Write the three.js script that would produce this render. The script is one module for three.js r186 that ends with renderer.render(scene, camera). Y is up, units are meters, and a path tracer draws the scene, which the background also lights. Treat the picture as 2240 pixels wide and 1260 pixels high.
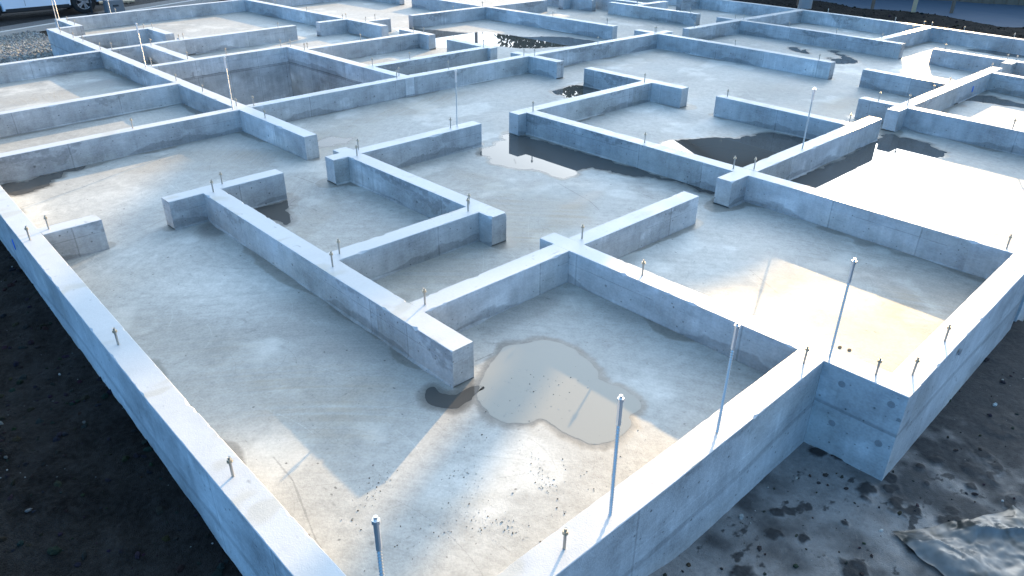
import * as THREE from 'three';
import { mergeGeometries } from 'three/addons/utils/BufferGeometryUtils.js';

// ---------------------------------------------------------------- camera, sky, sun, exposure
// y = 0 is the top of the foundation walls; the floor slab lies 0.235 m below it.
const scene = new THREE.Scene();
const camera = new THREE.PerspectiveCamera(2 * Math.atan(630 / 1601.93) * 180 / Math.PI, 16 / 9, 0.1, 2000);
camera.rotation.order = 'YXZ';
camera.rotation.set(-0.49862, -0.75807, 0.00785);
camera.position.set(0, 2.13, 0);
camera.updateMatrixWorld(true);

const EL = 14.71 * Math.PI / 180, TANEL = Math.tan(EL);
const EA = new THREE.Vector3(0.9225, 0, -0.386);          // horizontal direction to the sun
const ES = new THREE.Vector3(0.386, 0, 0.9225);           // horizontal direction across it
const sunDir = EA.clone().multiplyScalar(Math.cos(EL)).setY(Math.sin(EL)).normalize();

// clear low-sun sky: blue air, a broad pale aureole round the sun, air paler and warmer towards the horizon
const SKY = { zen: [0.14, 0.29, 0.49], hor: [0.25, 0.42, 0.62], anti: [0.02, 0.44, 1.28], wide: [0.40, 0.41, 0.38], tight: [6.2, 6.0, 5.6], warm: [0.10, 0.07, 0.03] };
{
  const w = 512, h = 256, d = new Float32Array(w * h * 4);
  for (let j = 0; j < h; j++) for (let i = 0; i < w; i++) {
    const ph = ((i + 0.5) / w - 0.5) * 2 * Math.PI, th = ((j + 0.5) / h - 0.5) * Math.PI, y = Math.sin(th), x = Math.cos(ph) * Math.cos(th), z = Math.sin(ph) * Math.cos(th), k = (j * w + i) * 4;
    const c = Math.min(1, Math.max(-1, x * sunDir.x + y * sunDir.y + z * sunDir.z)), g = Math.acos(c), up = Math.max(0, y), low = Math.pow(1 - up, 3), ray = 0.75 * (1 + c * c) * 0.8 + 0.2;
    for (let q = 0; q < 3; q++) d[k + q] = ray * (SKY.zen[q] * (1 - low) + (SKY.hor[q] * (0.5 + 0.5 * c) + SKY.anti[q] * (0.5 - 0.5 * c)) * low) + SKY.wide[q] * Math.exp(-g / 0.75) * (0.5 + 0.5 * low) * 2 + SKY.tight[q] * Math.exp(-g / 0.24) + SKY.warm[q] * low * (0.5 + 0.5 * c);
    d[k + 3] = 1;
  }
  const t = new THREE.DataTexture(d, w, h, THREE.RGBAFormat, THREE.FloatType); t.mapping = THREE.EquirectangularReflectionMapping; t.magFilter = t.minFilter = THREE.LinearFilter; t.wrapS = THREE.RepeatWrapping; t.needsUpdate = true;
  scene.background = t; scene.environment = t;
}

const sun = new THREE.DirectionalLight(new THREE.Color(1.0, 0.69, 0.34), 3.9);
sun.position.copy(sunDir).multiplyScalar(60);
sun.castShadow = true;
sun.shadow.radius = 1;
sun.shadow.mapSize.set(4096, 4096);
Object.assign(sun.shadow.camera, { left: -45, right: 45, top: 45, bottom: -45, near: 1, far: 160 });
scene.add(sun, sun.target);

const renderer = new THREE.WebGLRenderer({ antialias: true });
renderer.setSize(1024, 576);
renderer.toneMapping = THREE.LinearToneMapping;
renderer.toneMappingExposure = 2.45;
renderer.shadowMap.enabled = true;

// ---------------------------------------------------------------- survey of the place (metres)
const FLOOR = -0.235;
// each wall run: [kind (A across / B away, o = outer), thickness, free far end, free near end, centre line, spans where another wall joins [side, from, to]]
const WALLS = [
  ["Bo",0.138,1,1,[[0.826,-12.021],[0.804,-10.403],[0.782,-8.711],[0.76,-6.941],[0.741,-5.09],[0.729,-3.164],[0.74,-1.194]],[[1,10.682,10.828],[1,6.281,6.421],[1,4.21,4.343],[1,2.652,2.779],[1,0.0,0.119]]],
  ["B",0.147,1,1,[[2.033,-5.777],[2.041,-4.179],[2.053,-2.544]],[[-1,0.0,0.142],[1,2.659,2.807],[1,1.749,1.896],[1,0.0,0.142]]],
  ["B",0.148,1,1,[[3.368,-5.907],[3.396,-3.732]],[[-1,1.884,2.032],[-1,0.115,0.26],[1,0.115,0.26]]],
  ["B",0.148,1,1,[[3.402,-3.237],[3.412,-1.982],[3.417,-0.751]],[[-1,1.915,2.06],[-1,0.129,0.277],[1,2.344,2.487],[1,0.129,0.277]]],
  ["B",0.142,1,1,[[3.224,-14.852],[3.252,-13.311],[3.281,-11.702],[3.311,-10.022],[3.34,-8.268],[3.369,-6.441]],[[-1,6.91,7.048],[-1,5.283,5.416],[-1,2.511,2.635],[1,6.91,7.048],[1,2.511,2.635],[1,1.086,1.206],[1,0.0,0.116],[1,4.086,4.216]]],
  ["Bo",0.137,1,1,[[3.625,-15.92],[3.652,-14.795]],[[-1,1.009,1.126],[1,0.0,0.113]]],
  ["B",0.141,1,1,[[4.5,-13.904],[4.528,-13.039]],[[-1,0.0,0.122]]],
  ["B",0.142,1,1,[[4.542,-12.597],[4.55,-12.323]],[[-1,0.147,0.274],[1,0.147,0.274]]],
  ["B",0.142,1,1,[[3.923,-12.401],[3.966,-10.678]],[[-1,0.0,0.125],[-1,1.593,1.724],[1,0.0,0.125],[1,1.593,1.724]]],
  ["B",0.146,1,1,[[5.482,-10.876],[5.532,-9.376],[5.577,-7.829]],[[-1,2.906,3.048],[-1,0.0,0.133],[1,2.906,3.048],[1,0.375,0.509],[1,2.045,2.184]]],
  ["B",0.145,1,1,[[7.695,-10.932],[7.727,-10.143]],[[-1,0.407,0.545]]],
  ["B",0.145,1,1,[[7.706,-9.642],[7.739,-8.618]],[[-1,0.822,0.963]]],
  ["B",0.144,1,1,[[7.751,-8.181],[7.773,-7.251]],[[-1,0.234,0.378],[1,0.234,0.378]]],
  ["B",0.143,1,1,[[7.395,-16.339],[7.487,-14.759],[7.575,-13.113],[7.656,-11.403]],[[-1,3.762,3.894],[-1,0.0,0.121],[1,0.0,0.121],[1,4.222,4.356]]],
  ["B",0.142,1,1,[[10.381,-16.478],[10.489,-14.847]],[[-1,0.0,0.126]]],
  ["B",0.141,1,1,[[10.515,-14.412],[10.614,-12.571],[10.69,-10.668],[10.735,-8.715]],[[-1,2.279,2.417],[1,2.279,2.417]]],
  ["B",0.135,1,1,[[10.722,-8.218],[10.716,-6.431],[10.664,-4.645]],[[-1,0.36,0.504],[1,0.36,0.504]]],
  ["B",0.145,1,1,[[5.603,-5.779],[5.624,-4.096],[5.62,-2.413],[5.582,-0.777]],[[-1,4.863,5.002],[-1,2.689,2.836],[-1,0.0,0.146],[1,4.863,5.002],[1,2.689,2.836],[1,0.0,0.146]]],
  ["B",0.139,1,1,[[7.781,-4.664],[7.749,-2.926]],[[-1,1.594,1.738],[1,1.594,1.738]]],
  ["B",0.142,1,1,[[7.762,-6.729],[7.774,-5.142]],[[-1,0.992,1.138]]],
  ["B",0.13,1,1,[[10.57,-4.15],[10.488,-2.904]],[[-1,1.108,1.249],[1,1.108,1.249]]],
  ["B",0.132,1,1,[[8.959,-3.48],[8.887,-2.13],[8.776,-0.831]],[[-1,2.521,2.656],[-1,0.421,0.564],[1,2.521,2.656],[1,0.421,0.564]]],
  ["B",0.122,1,1,[[11.689,-3.032],[11.566,-1.936],[11.415,-0.88]],[[-1,2.039,2.169],[-1,0.0,0.139],[1,2.039,2.169],[1,0.0,0.139]]],
  ["B",0.128,1,1,[[13.094,-8.103],[13.036,-6.327],[12.923,-4.566]],[[-1,0.387,0.531],[1,0.387,0.531],[1,3.028,3.17]]],
  ["B",0.12,1,1,[[12.881,-4.08],[12.697,-2.452],[12.451,-0.9]],[[-1,3.08,3.21],[-1,1.065,1.202],[1,3.08,3.21]]],
  ["B",0.133,1,1,[[13.139,-10.844],[13.145,-8.588]],[[1,0.57,0.711]]],
  ["B",0.136,1,1,[[13.084,-12.83],[13.13,-11.303]],[[-1,0.779,0.918]]],
  ["B",0.135,1,1,[[13.502,-12.813],[13.539,-11.472],[13.556,-10.111]],[[-1,2.561,2.702],[1,2.561,2.702]]],
  ["Bo",0.125,1,1,[[15.212,-16.365],[15.303,-14.483],[15.358,-12.551],[15.367,-10.58],[15.32,-8.587],[15.208,-6.595],[15.021,-4.632],[14.751,-2.734],[14.398,-0.938]],[[-1,15.369,15.496],[-1,8.767,8.909],[-1,6.22,6.362],[-1,11.371,11.51]]],
  ["Ao",0.147,0,0,[[0.811,-1.265],[2.075,-1.25],[3.342,-1.25]],[]],
  ["Ao",0.141,0,0,[[3.49,-0.823],[5.515,-0.846]],[]],
  ["Ao",0.137,0,0,[[5.655,-0.848],[7.217,-0.871],[8.718,-0.896]],[]],
  ["Ao",0.132,0,0,[[8.847,-0.899],[10.128,-0.921],[11.365,-0.943]],[]],
  ["Ao",0.13,0,0,[[11.485,-0.946],[12.405,-0.962]],[]],
  ["Ao",0.128,0,0,[[12.521,-0.965],[13.451,-0.982],[14.357,-0.999]],[]],
  ["A",0.149,0,0,[[2.123,-3.043],[3.329,-3.035]],[]],
  ["A",0.148,0,1,[[3.478,-3.034],[4.831,-3.023]],[]],
  ["A",0.147,1,0,[[5.307,-3.019],[5.553,-3.017]],[]],
  ["A",0.146,0,0,[[5.697,-3.016],[7.682,-2.999]],[]],
  ["A",0.144,0,1,[[7.82,-2.998],[8.208,-2.994]],[]],
  ["A",0.143,1,0,[[8.651,-2.99],[8.87,-2.988]],[]],
  ["A",0.142,0,0,[[9.004,-2.987],[10.43,-2.974]],[]],
  ["A",0.14,0,0,[[10.558,-2.973],[11.62,-2.963]],[]],
  ["A",0.139,0,1,[[11.745,-2.962],[12.07,-2.959]],[]],
  ["A",0.138,1,0,[[12.462,-2.955],[12.701,-2.953]],[]],
  ["A",0.148,0,0,[[2.116,-3.955],[3.319,-3.949]],[]],
  ["A",0.14,0,1,[[0.816,-5.674],[1.198,-5.686]],[]],
  ["A",0.142,1,0,[[1.685,-5.699],[1.96,-5.705]],[]],
  ["A",0.143,0,1,[[2.106,-5.707],[2.657,-5.715]],[]],
  ["A",0.144,1,0,[[3.144,-5.718],[3.296,-5.719]],[]],
  ["A",0.145,0,1,[[3.444,-5.719],[4.889,-5.714]],[]],
  ["A",0.146,1,0,[[5.409,-5.708],[5.531,-5.707]],[]],
  ["A",0.146,0,0,[[5.678,-5.705],[7.702,-5.666]],[]],
  ["A",0.136,0,0,[[0.838,-7.75],[2.037,-7.825],[3.274,-7.872]],[]],
  ["A",0.14,0,0,[[3.42,-7.876],[5.502,-7.9]],[]],
  ["A",0.143,0,0,[[5.649,-7.9],[7.687,-7.876]],[]],
  ["A",0.144,0,0,[[7.831,-7.874],[9.26,-7.836],[10.655,-7.788]],[]],
  ["A",0.144,0,1,[[10.792,-7.783],[11.052,-7.773]],[]],
  ["A",0.13,0,0,[[0.856,-9.313],[2.032,-9.421],[3.248,-9.499]],[]],
  ["A",0.121,0,0,[[0.89,-11.973],[2.024,-12.138],[3.201,-12.272]],[]],
  ["A",0.125,0,0,[[3.34,-12.286],[3.854,-12.333]],[]],
  ["A",0.126,0,0,[[3.995,-12.344],[4.477,-12.381]],[]],
  ["A",0.129,0,1,[[4.619,-12.391],[6.489,-12.487]],[]],
  ["A",0.132,1,0,[[6.96,-12.502],[7.532,-12.516]],[]],
  ["A",0.121,0,0,[[3.313,-13.714],[4.432,-13.837]],[]],
  ["Ao",0.116,0,0,[[3.293,-14.804],[3.582,-14.844]],[]],
  ["Ao",0.117,0,0,[[3.693,-15.874],[5.49,-16.108],[7.328,-16.274]],[]],
  ["Ao",0.123,0,0,[[7.47,-16.284],[8.892,-16.365],[10.314,-16.413]],[]],
  ["A",0.13,0,0,[[3.37,-10.706],[3.893,-10.739]],[]],
  ["A",0.132,0,0,[[4.036,-10.747],[5.412,-10.807]],[]],
  ["A",0.136,0,0,[[5.57,-10.436],[7.642,-10.457]],[]],
  ["A",0.141,0,0,[[5.624,-8.763],[7.663,-8.751]],[]],
  ["A",0.134,0,1,[[7.698,-12.058],[8.193,-12.062]],[]],
  ["A",0.136,1,0,[[8.719,-12.09],[10.566,-12.069]],[]],
  ["A",0.138,0,1,[[10.707,-12.066],[12.319,-12.016]],[]],
  ["A",0.139,1,0,[[12.804,-11.996],[13.045,-11.985]],[]],
  ["A",0.144,1,0,[[11.476,-7.717],[13.019,-7.648]],[]],
  ["A",0.143,0,0,[[13.149,-7.642],[14.192,-7.589],[15.208,-7.535]],[]],
  ["A",0.142,0,0,[[13.214,-10.2],[13.49,-10.185]],[]],
  ["A",0.142,0,1,[[13.622,-10.178],[14.189,-10.147]],[]],
  ["A",0.142,1,0,[[14.649,-10.12],[15.297,-10.081]],[]],
  ["A",0.141,0,0,[[13.02,-5.006],[14.022,-4.973],[14.996,-4.94]],[]],
];
const BOLTS = [
  [0,0.733,-2.435,0.113],
  [0,0.725,-3.790,0.113],
  [0,0.729,-5.568,0.109],
  [46,0.874,-5.685,0.108],
  [1,2.032,-5.607,0.111],
  [48,2.163,-5.738,0.105],
  [1,2.040,-3.826,0.117],
  [45,2.172,-3.959,0.116],
  [35,2.178,-3.037,0.118],
  [45,3.273,-3.944,0.117],
  [2,3.379,-4.058,0.095],
  [2,3.368,-5.611,0.111],
  [50,3.479,-5.761,0.109],
  [36,3.540,-3.035,0.117],
  [3,3.410,-2.409,0.118],
  [29,1.457,-1.249,0.110],
  [29,3.240,-1.237,0.115],
  [3,3.413,-0.941,0.110],
  [30,3.549,-0.815,0.116],
  [30,4.005,-0.822,0.110],
  [17,5.570,-0.972,0.105],
  [29,1.712,-1.243,0.565],
  [29,2.449,-1.239,0.565],
  [3,3.400,-1.175,0.565],
  [38,6.593,-2.995,0.565],
  [50,4.654,-5.752,0.565],
  [4,3.299,-10.641,0.565],
  [53,3.237,-7.871,0.565],
  [65,3.337,-14.810,0.565],
  [5,3.626,-15.886,0.565],
  [66,4.547,-15.985,0.565],
  [4,3.258,-12.366,0.109],
  [60,3.384,-12.256,0.109],
  [4,3.272,-13.241,0.095],
  [4,3.254,-13.681,0.095],
  [4,3.241,-14.328,0.095],
  [5,3.653,-15.462,0.095],
  [5,3.647,-15.015,0.095],
  [5,3.626,-15.886,0.095],
  [66,4.642,-15.998,0.095],
  [64,4.398,-13.833,0.095],
  [6,4.523,-13.781,0.100],
  [8,3.930,-12.199,0.105],
  [61,4.434,-12.396,0.095],
  [7,4.525,-12.455,0.104],
  [8,3.945,-10.850,0.112],
  [68,3.402,-10.720,0.108],
  [4,3.307,-9.625,0.095],
  [62,6.174,-12.471,0.095],
  [69,5.370,-10.842,0.110],
  [9,5.480,-10.746,0.110],
  [69,4.470,-10.766,0.106],
  [13,7.475,-15.090,0.106],
  [13,7.526,-13.890,0.098],
  [63,7.510,-12.548,0.097],
  [13,7.619,-12.607,0.095],
  [13,7.669,-12.020,0.095],
  [72,7.899,-12.060,0.106],
  [70,6.569,-10.489,0.111],
  [70,7.580,-10.456,0.110],
  [10,7.749,-10.393,0.095],
  [9,5.491,-10.338,0.105],
  [70,5.595,-10.437,0.104],
  [71,5.645,-8.772,0.114],
  [71,6.277,-8.777,0.109],
  [54,5.437,-7.911,0.114],
  [9,5.567,-8.045,0.112],
  [73,9.759,-12.078,0.098],
  [15,10.588,-12.138,0.103],
  [15,10.629,-12.187,0.095],
  [15,10.700,-10.225,0.100],
  [71,7.647,-8.751,0.125],
  [55,7.663,-7.880,0.110],
  [12,7.772,-7.767,0.108],
  [55,6.297,-7.928,0.116],
  [15,10.756,-8.922,0.106],
  [56,9.244,-7.830,0.114],
  [56,10.635,-7.770,0.125],
  [16,10.711,-7.799,0.115],
  [25,13.144,-8.790,0.095],
  [76,11.721,-7.717,0.095],
  [52,7.641,-5.667,0.125],
  [78,13.217,-10.175,0.095],
  [16,10.730,-6.281,0.103],
  [16,10.649,-4.856,0.098],
  [23,13.046,-6.620,0.100],
  [23,13.004,-5.722,0.095],
  [23,13.082,-7.739,0.095],
  [77,13.209,-7.630,0.098],
  [28,15.266,-7.626,0.095],
  [28,15.228,-6.957,0.095],
  [28,15.112,-5.592,0.095],
  [28,15.062,-5.059,0.095],
  [28,15.048,-4.918,0.095],
  [28,14.982,-4.355,0.095],
  [28,14.866,-3.539,0.095],
  [81,13.123,-5.001,0.095],
  [24,12.834,-3.917,0.111],
  [24,12.763,-3.035,0.095],
  [24,12.750,-2.917,0.095],
  [43,11.864,-2.975,0.095],
  [81,14.334,-4.976,0.095],
  [21,8.962,-3.284,0.112],
  [41,9.047,-2.987,0.125],
  [41,9.761,-2.980,0.125],
  [41,10.325,-2.992,0.125],
  [21,8.849,-1.861,0.114],
  [17,5.620,-5.624,0.125],
  [17,5.624,-4.104,0.112],
  [18,7.800,-4.568,0.099],
  [17,5.606,-3.123,0.125],
  [38,5.731,-2.994,0.124],
  [18,7.782,-3.091,0.110],
  [4,3.340,-7.327,0.095],
  [50,4.553,-5.732,0.117],
  [4,3.324,-8.866,0.095],
  [4,3.334,-7.991,0.101],
  [54,3.482,-7.877,0.119],
  [53,2.180,-7.849,0.106],
  [0,0.756,-1.353,0.565],
];
const PUDDLES = {
  near: [[2.097,-2.476],[2.194,-2.526],[2.331,-2.602],[2.448,-2.644],[2.576,-2.599],[2.684,-2.534],[2.733,-2.441],[2.731,-2.33],[2.691,-2.196],[2.681,-2.126],[2.629,-2.067],[2.623,-2.003],[2.654,-1.917],[2.638,-1.833],[2.61,-1.768],[2.552,-1.743],[2.482,-1.747],[2.435,-1.701],[2.328,-1.681],[2.255,-1.692],[2.187,-1.733],[2.156,-1.807],[2.152,-1.886],[2.148,-1.976],[2.139,-2.049],[2.062,-2.07],[1.982,-2.119],[1.976,-2.215],[2.001,-2.314],[2.015,-2.397]],
  white: [[6.275,-2.929],[6.804,-2.891],[7.411,-2.901],[8.159,-2.934],[8.503,-2.965],[8.532,-2.778],[8.428,-2.476],[8.173,-2.195],[7.989,-2.226],[7.619,-1.929],[7.514,-1.774],[7.288,-1.587],[7.093,-1.472],[7.014,-1.308],[6.818,-1.185],[6.562,-1.195],[6.455,-1.328],[6.425,-1.454],[6.265,-1.538],[6.106,-1.585],[5.99,-1.752],[5.957,-2.032],[6.063,-2.478]],
  mid: [[4.77,-5.519],[4.973,-5.584],[5.17,-5.621],[5.371,-5.707],[5.43,-5.609],[5.461,-5.359],[5.485,-4.915],[5.512,-4.329],[5.541,-3.642],[5.528,-3.154],[5.469,-3.237],[5.497,-3.41],[5.5,-3.663],[5.421,-3.866],[5.321,-4.058],[5.291,-4.259],[5.226,-4.388],[5.085,-4.427],[4.964,-4.364],[4.848,-4.385],[4.772,-4.52],[4.801,-4.701],[4.656,-4.867],[4.614,-5.049],[4.68,-5.305]],
  room: [[6.378,-4.405],[6.56,-4.371],[6.661,-4.324],[6.955,-4.172],[7.164,-3.961],[7.387,-3.898],[7.615,-3.833],[7.626,-3.592],[7.737,-3.358],[7.478,-3.33],[7.048,-3.308],[6.309,-3.339],[6.294,-3.531],[6.304,-3.746],[6.281,-4.058],[6.275,-4.225]],
  smallmid: [[7.16,-6.767],[7.415,-6.849],[7.672,-6.763],[7.854,-6.425],[7.764,-6.23],[7.363,-6.322],[7.077,-6.384],[7.084,-6.57]],
  upper: [[8.464,-12.295],[8.649,-12.136],[8.854,-11.684],[9.054,-11.311],[9.185,-10.999],[9.509,-10.85],[9.634,-10.352],[9.756,-9.993],[10.073,-9.718],[10.287,-9.347],[10.292,-8.802],[9.822,-8.81],[9.314,-8.977],[8.963,-9.175],[8.692,-9.683],[8.122,-9.855],[7.908,-10.202],[8.041,-10.758],[8.208,-11.458]],
  left: [[0.691,-7.57],[0.881,-7.655],[1.129,-7.635],[1.372,-7.697],[1.567,-7.763],[1.71,-7.761],[1.608,-7.691],[1.481,-7.666],[1.338,-7.494],[1.218,-7.333],[1.111,-7.324],[1.009,-7.268],[0.927,-7.372],[0.771,-7.282]],
  armend: [[2.338,-5.612],[2.491,-5.637],[2.661,-5.653],[2.71,-5.622],[2.618,-5.493],[2.514,-5.425],[2.471,-5.358],[2.498,-5.256],[2.365,-5.175],[2.338,-5.274],[2.337,-5.454]],
  farright: [[10.992,-3.198],[11.133,-3.006],[11.283,-2.774],[11.164,-2.313],[11.119,-1.999],[10.953,-2.205],[10.898,-2.55],[10.829,-2.796],[10.672,-2.936],[10.319,-3.006],[10.396,-3.089]],
  patch1: [[12.386,-6.246],[12.533,-6.172],[12.349,-6.008],[12.497,-5.986],[12.302,-5.787],[12.15,-5.765],[12.198,-5.929],[12.272,-6.075]],
  patch2: [[12.747,-5.661],[12.757,-5.545],[12.562,-5.405],[12.492,-5.264],[12.145,-4.895],[11.941,-4.89],[11.799,-5.015],[11.79,-5.114],[12.182,-5.387],[12.055,-5.256],[12.313,-5.272],[12.504,-5.456]],
  bmend: [[3.695,-6.902],[3.827,-6.958],[3.954,-6.889],[4.003,-6.757],[3.904,-6.672],[3.756,-6.657],[3.627,-6.711]],
  redge: [[14.633,-4.123],[14.814,-3.857],[14.931,-3.334],[14.781,-2.964],[14.579,-3.239],[14.489,-3.618],[14.559,-3.92]],
  wallend: [[1.961,-2.49],[2.087,-2.48],[2.104,-2.447],[2.017,-2.406],[1.924,-2.401],[1.858,-2.42],[1.824,-2.473],[1.807,-2.536],[1.824,-2.594],[1.873,-2.621],[1.91,-2.614],[1.909,-2.561]],
};
const STAINS = [
  [1.48,-4.95,1.0,0.55,-60,0.2,"l"],
  [4.35,-2.47,0.9,0.5,0,0.16,"l"],
  [1.48,-6.63,0.7,0.35,-20,0.25,"l"],
  [8.26,-5.30,1.3,0.5,20,0.2,"l"],
  [7.03,-5.10,0.7,0.4,0,0.18,"l"],
  [1.69,-4.26,0.6,0.3,-60,0.15,"l"],
  [4.84,-3.05,0.7,0.4,0,0.15,"l"],
  [1.47,-2.74,0.8,0.45,-30,0.3,"b"],
  [1.40,-3.24,0.7,0.3,-60,0.25,"b"],
  [5.25,-7.37,1.3,0.35,10,0.6,"b"],
  [2.50,-7.28,0.7,0.3,-30,0.55,"b"],
  [2.06,-7.18,0.8,0.14,-35,0.5,"b"],
  [3.94,-4.00,0.9,0.45,20,0.6,"b"],
  [4.02,-3.67,0.6,0.2,15,0.6,"b"],
  [4.18,-4.79,0.16,0.5,0,0.45,"b"],
  [2.72,-3.67,0.7,0.35,15,0.55,"b"],
  [2.61,-5.08,0.5,0.12,40,0.4,"b"],
  [3.34,-6.81,0.9,0.35,0,0.4,"b"],
  [4.10,-6.99,0.8,0.4,20,0.4,"b"],
  [8.96,-7.73,0.9,0.35,20,0.5,"b"],
  [9.76,-7.37,0.9,0.3,0,0.5,"b"],
  [2.57,-10.67,1.0,0.5,-10,0.55,"b"],
  [1.90,-10.95,0.6,0.35,0,0.4,"b"],
  [1.96,-5.44,0.22,0.13,25,0.9,"w"],
  [3.17,-11.00,0.9,0.35,-15,0.7,"w"],
  [2.43,-12.22,1.0,0.16,-5,0.7,"w"],
  [1.94,-3.70,0.55,0.16,-65,0.45,"w"],
  [1.89,-3.17,0.7,0.18,-65,0.4,"w"],
  [2.31,-3.52,0.35,0.1,15,0.4,"w"],
  [4.03,-2.11,0.3,0.2,0,0.2,"w"],
  [4.64,-3.92,0.3,0.1,0,0.4,"w"],
  [5.55,-3.40,0.35,0.12,-65,0.6,"w"],
  [6.14,-2.86,0.4,0.15,0,0.6,"w"],
  [4.79,-1.08,0.3,0.2,0,0.35,"b"],
  [4.72,-1.31,0.25,0.12,20,0.45,"b"],
  [4.20,-1.18,0.5,0.3,0,0.35,"b"],
  [9.18,-3.73,0.7,0.4,0,0.4,"b"],
  [9.71,-7.90,0.6,0.15,0,0.4,"w"],
  [10.50,-7.52,0.6,0.15,0,0.55,"w"],
  [1.32,-2.59,0.6,0.3,30,0.25,"b"],
  [1.21,-3.08,0.7,0.3,-60,0.3,"b"],
  [1.13,-3.87,0.8,0.2,-70,0.3,"b"],
  [1.04,-5.02,0.4,0.2,0,0.25,"b"],
  [1.46,-1.88,0.25,0.06,-30,0.3,"b"],
  [12.70,-10.65,1.0,0.5,0,0.4,"b"],
  [6.01,-5.76,0.6,0.3,0,0.35,"b"],
  [9.51,-3.88,0.5,0.2,0,0.4,"b"],
  [2.53,-5.97,0.6,0.2,40,0.35,"b"],
  [1.97,-8.04,0.9,0.2,10,0.5,"w"],
  [2.88,-7.85,0.9,0.12,10,0.5,"w"],
  [4.25,-1.91,0.5,0.25,0,0.2,"b"],
  [2.84,-2.87,0.35,0.15,0,0.35,"w"],
  [3.46,-2.15,0.7,0.15,-65,0.45,"w"],
  [4.98,-1.60,0.8,0.15,-65,0.3,"w"],
  [3.64,-2.82,0.8,0.1,15,0.4,"w"],
];
const CRACKS = [[[4.678,-4.342],[4.558,-3.845],[4.475,-3.669]],[[0.903,-6.955],[1.442,-7.115],[2.012,-7.397],[2.384,-7.549]],[[1.01,-2.698],[1.001,-2.498],[0.9,-2.12],[0.88,-1.978]],[[2.235,-2.659],[2.368,-2.651]],[[2.988,-6.117],[3.038,-5.748]],[[5.04,-3.702],[5.021,-3.511]],[[4.419,-2.21],[4.254,-1.905]]];
const SLABS = {
  near: [[0.739,-1.267],[2.075,-1.25],[3.416,-1.25],[3.417,-0.822],[5.585,-0.847],[5.626,-3.182],[5.607,-5.566],[5.556,-7.9],[3.121,-7.868],[0.77,-7.745],[0.746,-5.676],[0.73,-3.505]],
  right: [[5.585,-0.847],[7.528,-0.876],[9.378,-0.908],[11.138,-0.939],[12.814,-0.97],[14.412,-1.0],[14.808,-3.083],[15.093,-5.291],[15.272,-7.569],[13.479,-7.664],[11.604,-7.75],[9.651,-7.824],[7.628,-7.878],[5.556,-7.9],[5.607,-5.566],[5.626,-3.182]],
  left: [[0.77,-7.745],[2.037,-7.825],[3.347,-7.874],[3.321,-9.396],[3.296,-10.865],[3.271,-12.279],[2.024,-12.138],[0.825,-11.962],[0.807,-10.609],[0.788,-9.204]],
  back: [[3.299,-10.701],[5.484,-10.809],[5.532,-9.376],[5.575,-7.9],[7.644,-7.877],[9.662,-7.824],[11.611,-7.75],[13.482,-7.663],[15.272,-7.569],[15.356,-9.819],[15.365,-12.052],[15.312,-14.239],[15.212,-16.365],[12.937,-16.425],[10.607,-16.419],[8.253,-16.333],[5.91,-16.152],[3.626,-15.864],[3.65,-14.853],[3.225,-14.794],[3.249,-13.48],[3.274,-12.116]],
  pit: [[3.347,-7.874],[5.575,-7.9],[5.532,-9.376],[5.484,-10.809],[3.299,-10.701],[3.323,-9.312]],
};

// ---------------------------------------------------------------- helpers
function rng(seed) { let s = seed >>> 0; return () => { s = (s + 0x6D2B79F5) >>> 0; let t = Math.imul(s ^ (s >>> 15), 1 | s); t = (t + Math.imul(t ^ (t >>> 7), 61 | t)) ^ t; return ((t ^ (t >>> 14)) >>> 0) / 4294967296; }; }
const PERM = (() => { const r = rng(77), p = new Float32Array(65536); for (let i = 0; i < 65536; i++) p[i] = r(); return p; })();
function vn(x, y) {
  const xi = Math.floor(x), yi = Math.floor(y); let fx = x - xi, fy = y - yi;
  fx = fx * fx * (3 - 2 * fx); fy = fy * fy * (3 - 2 * fy);
  const a = xi & 255, b = (xi + 1) & 255, c = (yi & 255) << 8, d = ((yi + 1) & 255) << 8;
  const p = PERM[a | c], q = PERM[b | c], r = PERM[a | d], s = PERM[b | d];
  return p + (q - p) * fx + (r - p) * fy + (p - q - r + s) * fx * fy;
}
function fbm(x, y, n) { let v = 0, a = 0.5, t = 0; for (let i = 0; i < n; i++) { v += a * vn(x, y); t += a; x = x * 2.03 + 17.3; y = y * 2.03 + 9.1; a *= 0.5; } return v / t; }
const clamp = (v, a, b) => v < a ? a : v > b ? b : v;
const sstep = (a, b, v) => { v = clamp((v - a) / (b - a), 0, 1); return v * v * (3 - 2 * v); };
const SRGB = (() => { const t = new Uint8Array(4097); for (let i = 0; i <= 4096; i++) { const v = i / 4096; t[i] = Math.round(255 * (v <= 0.0031308 ? 12.92 * v : 1.055 * Math.pow(v, 1 / 2.4) - 0.055)); } return t; })();
const enc = (v) => SRGB[Math.round(clamp(v, 0, 1) * 4096)];
function dataTex(w, h, buf, srgb, wrap = THREE.RepeatWrapping) {
  const t = new THREE.DataTexture(buf, w, h, THREE.RGBAFormat);
  t.magFilter = THREE.LinearFilter; t.minFilter = THREE.LinearFilter; t.wrapS = t.wrapT = wrap;
  if (srgb) t.colorSpace = THREE.SRGBColorSpace;
  t.needsUpdate = true; return t;
}
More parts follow.
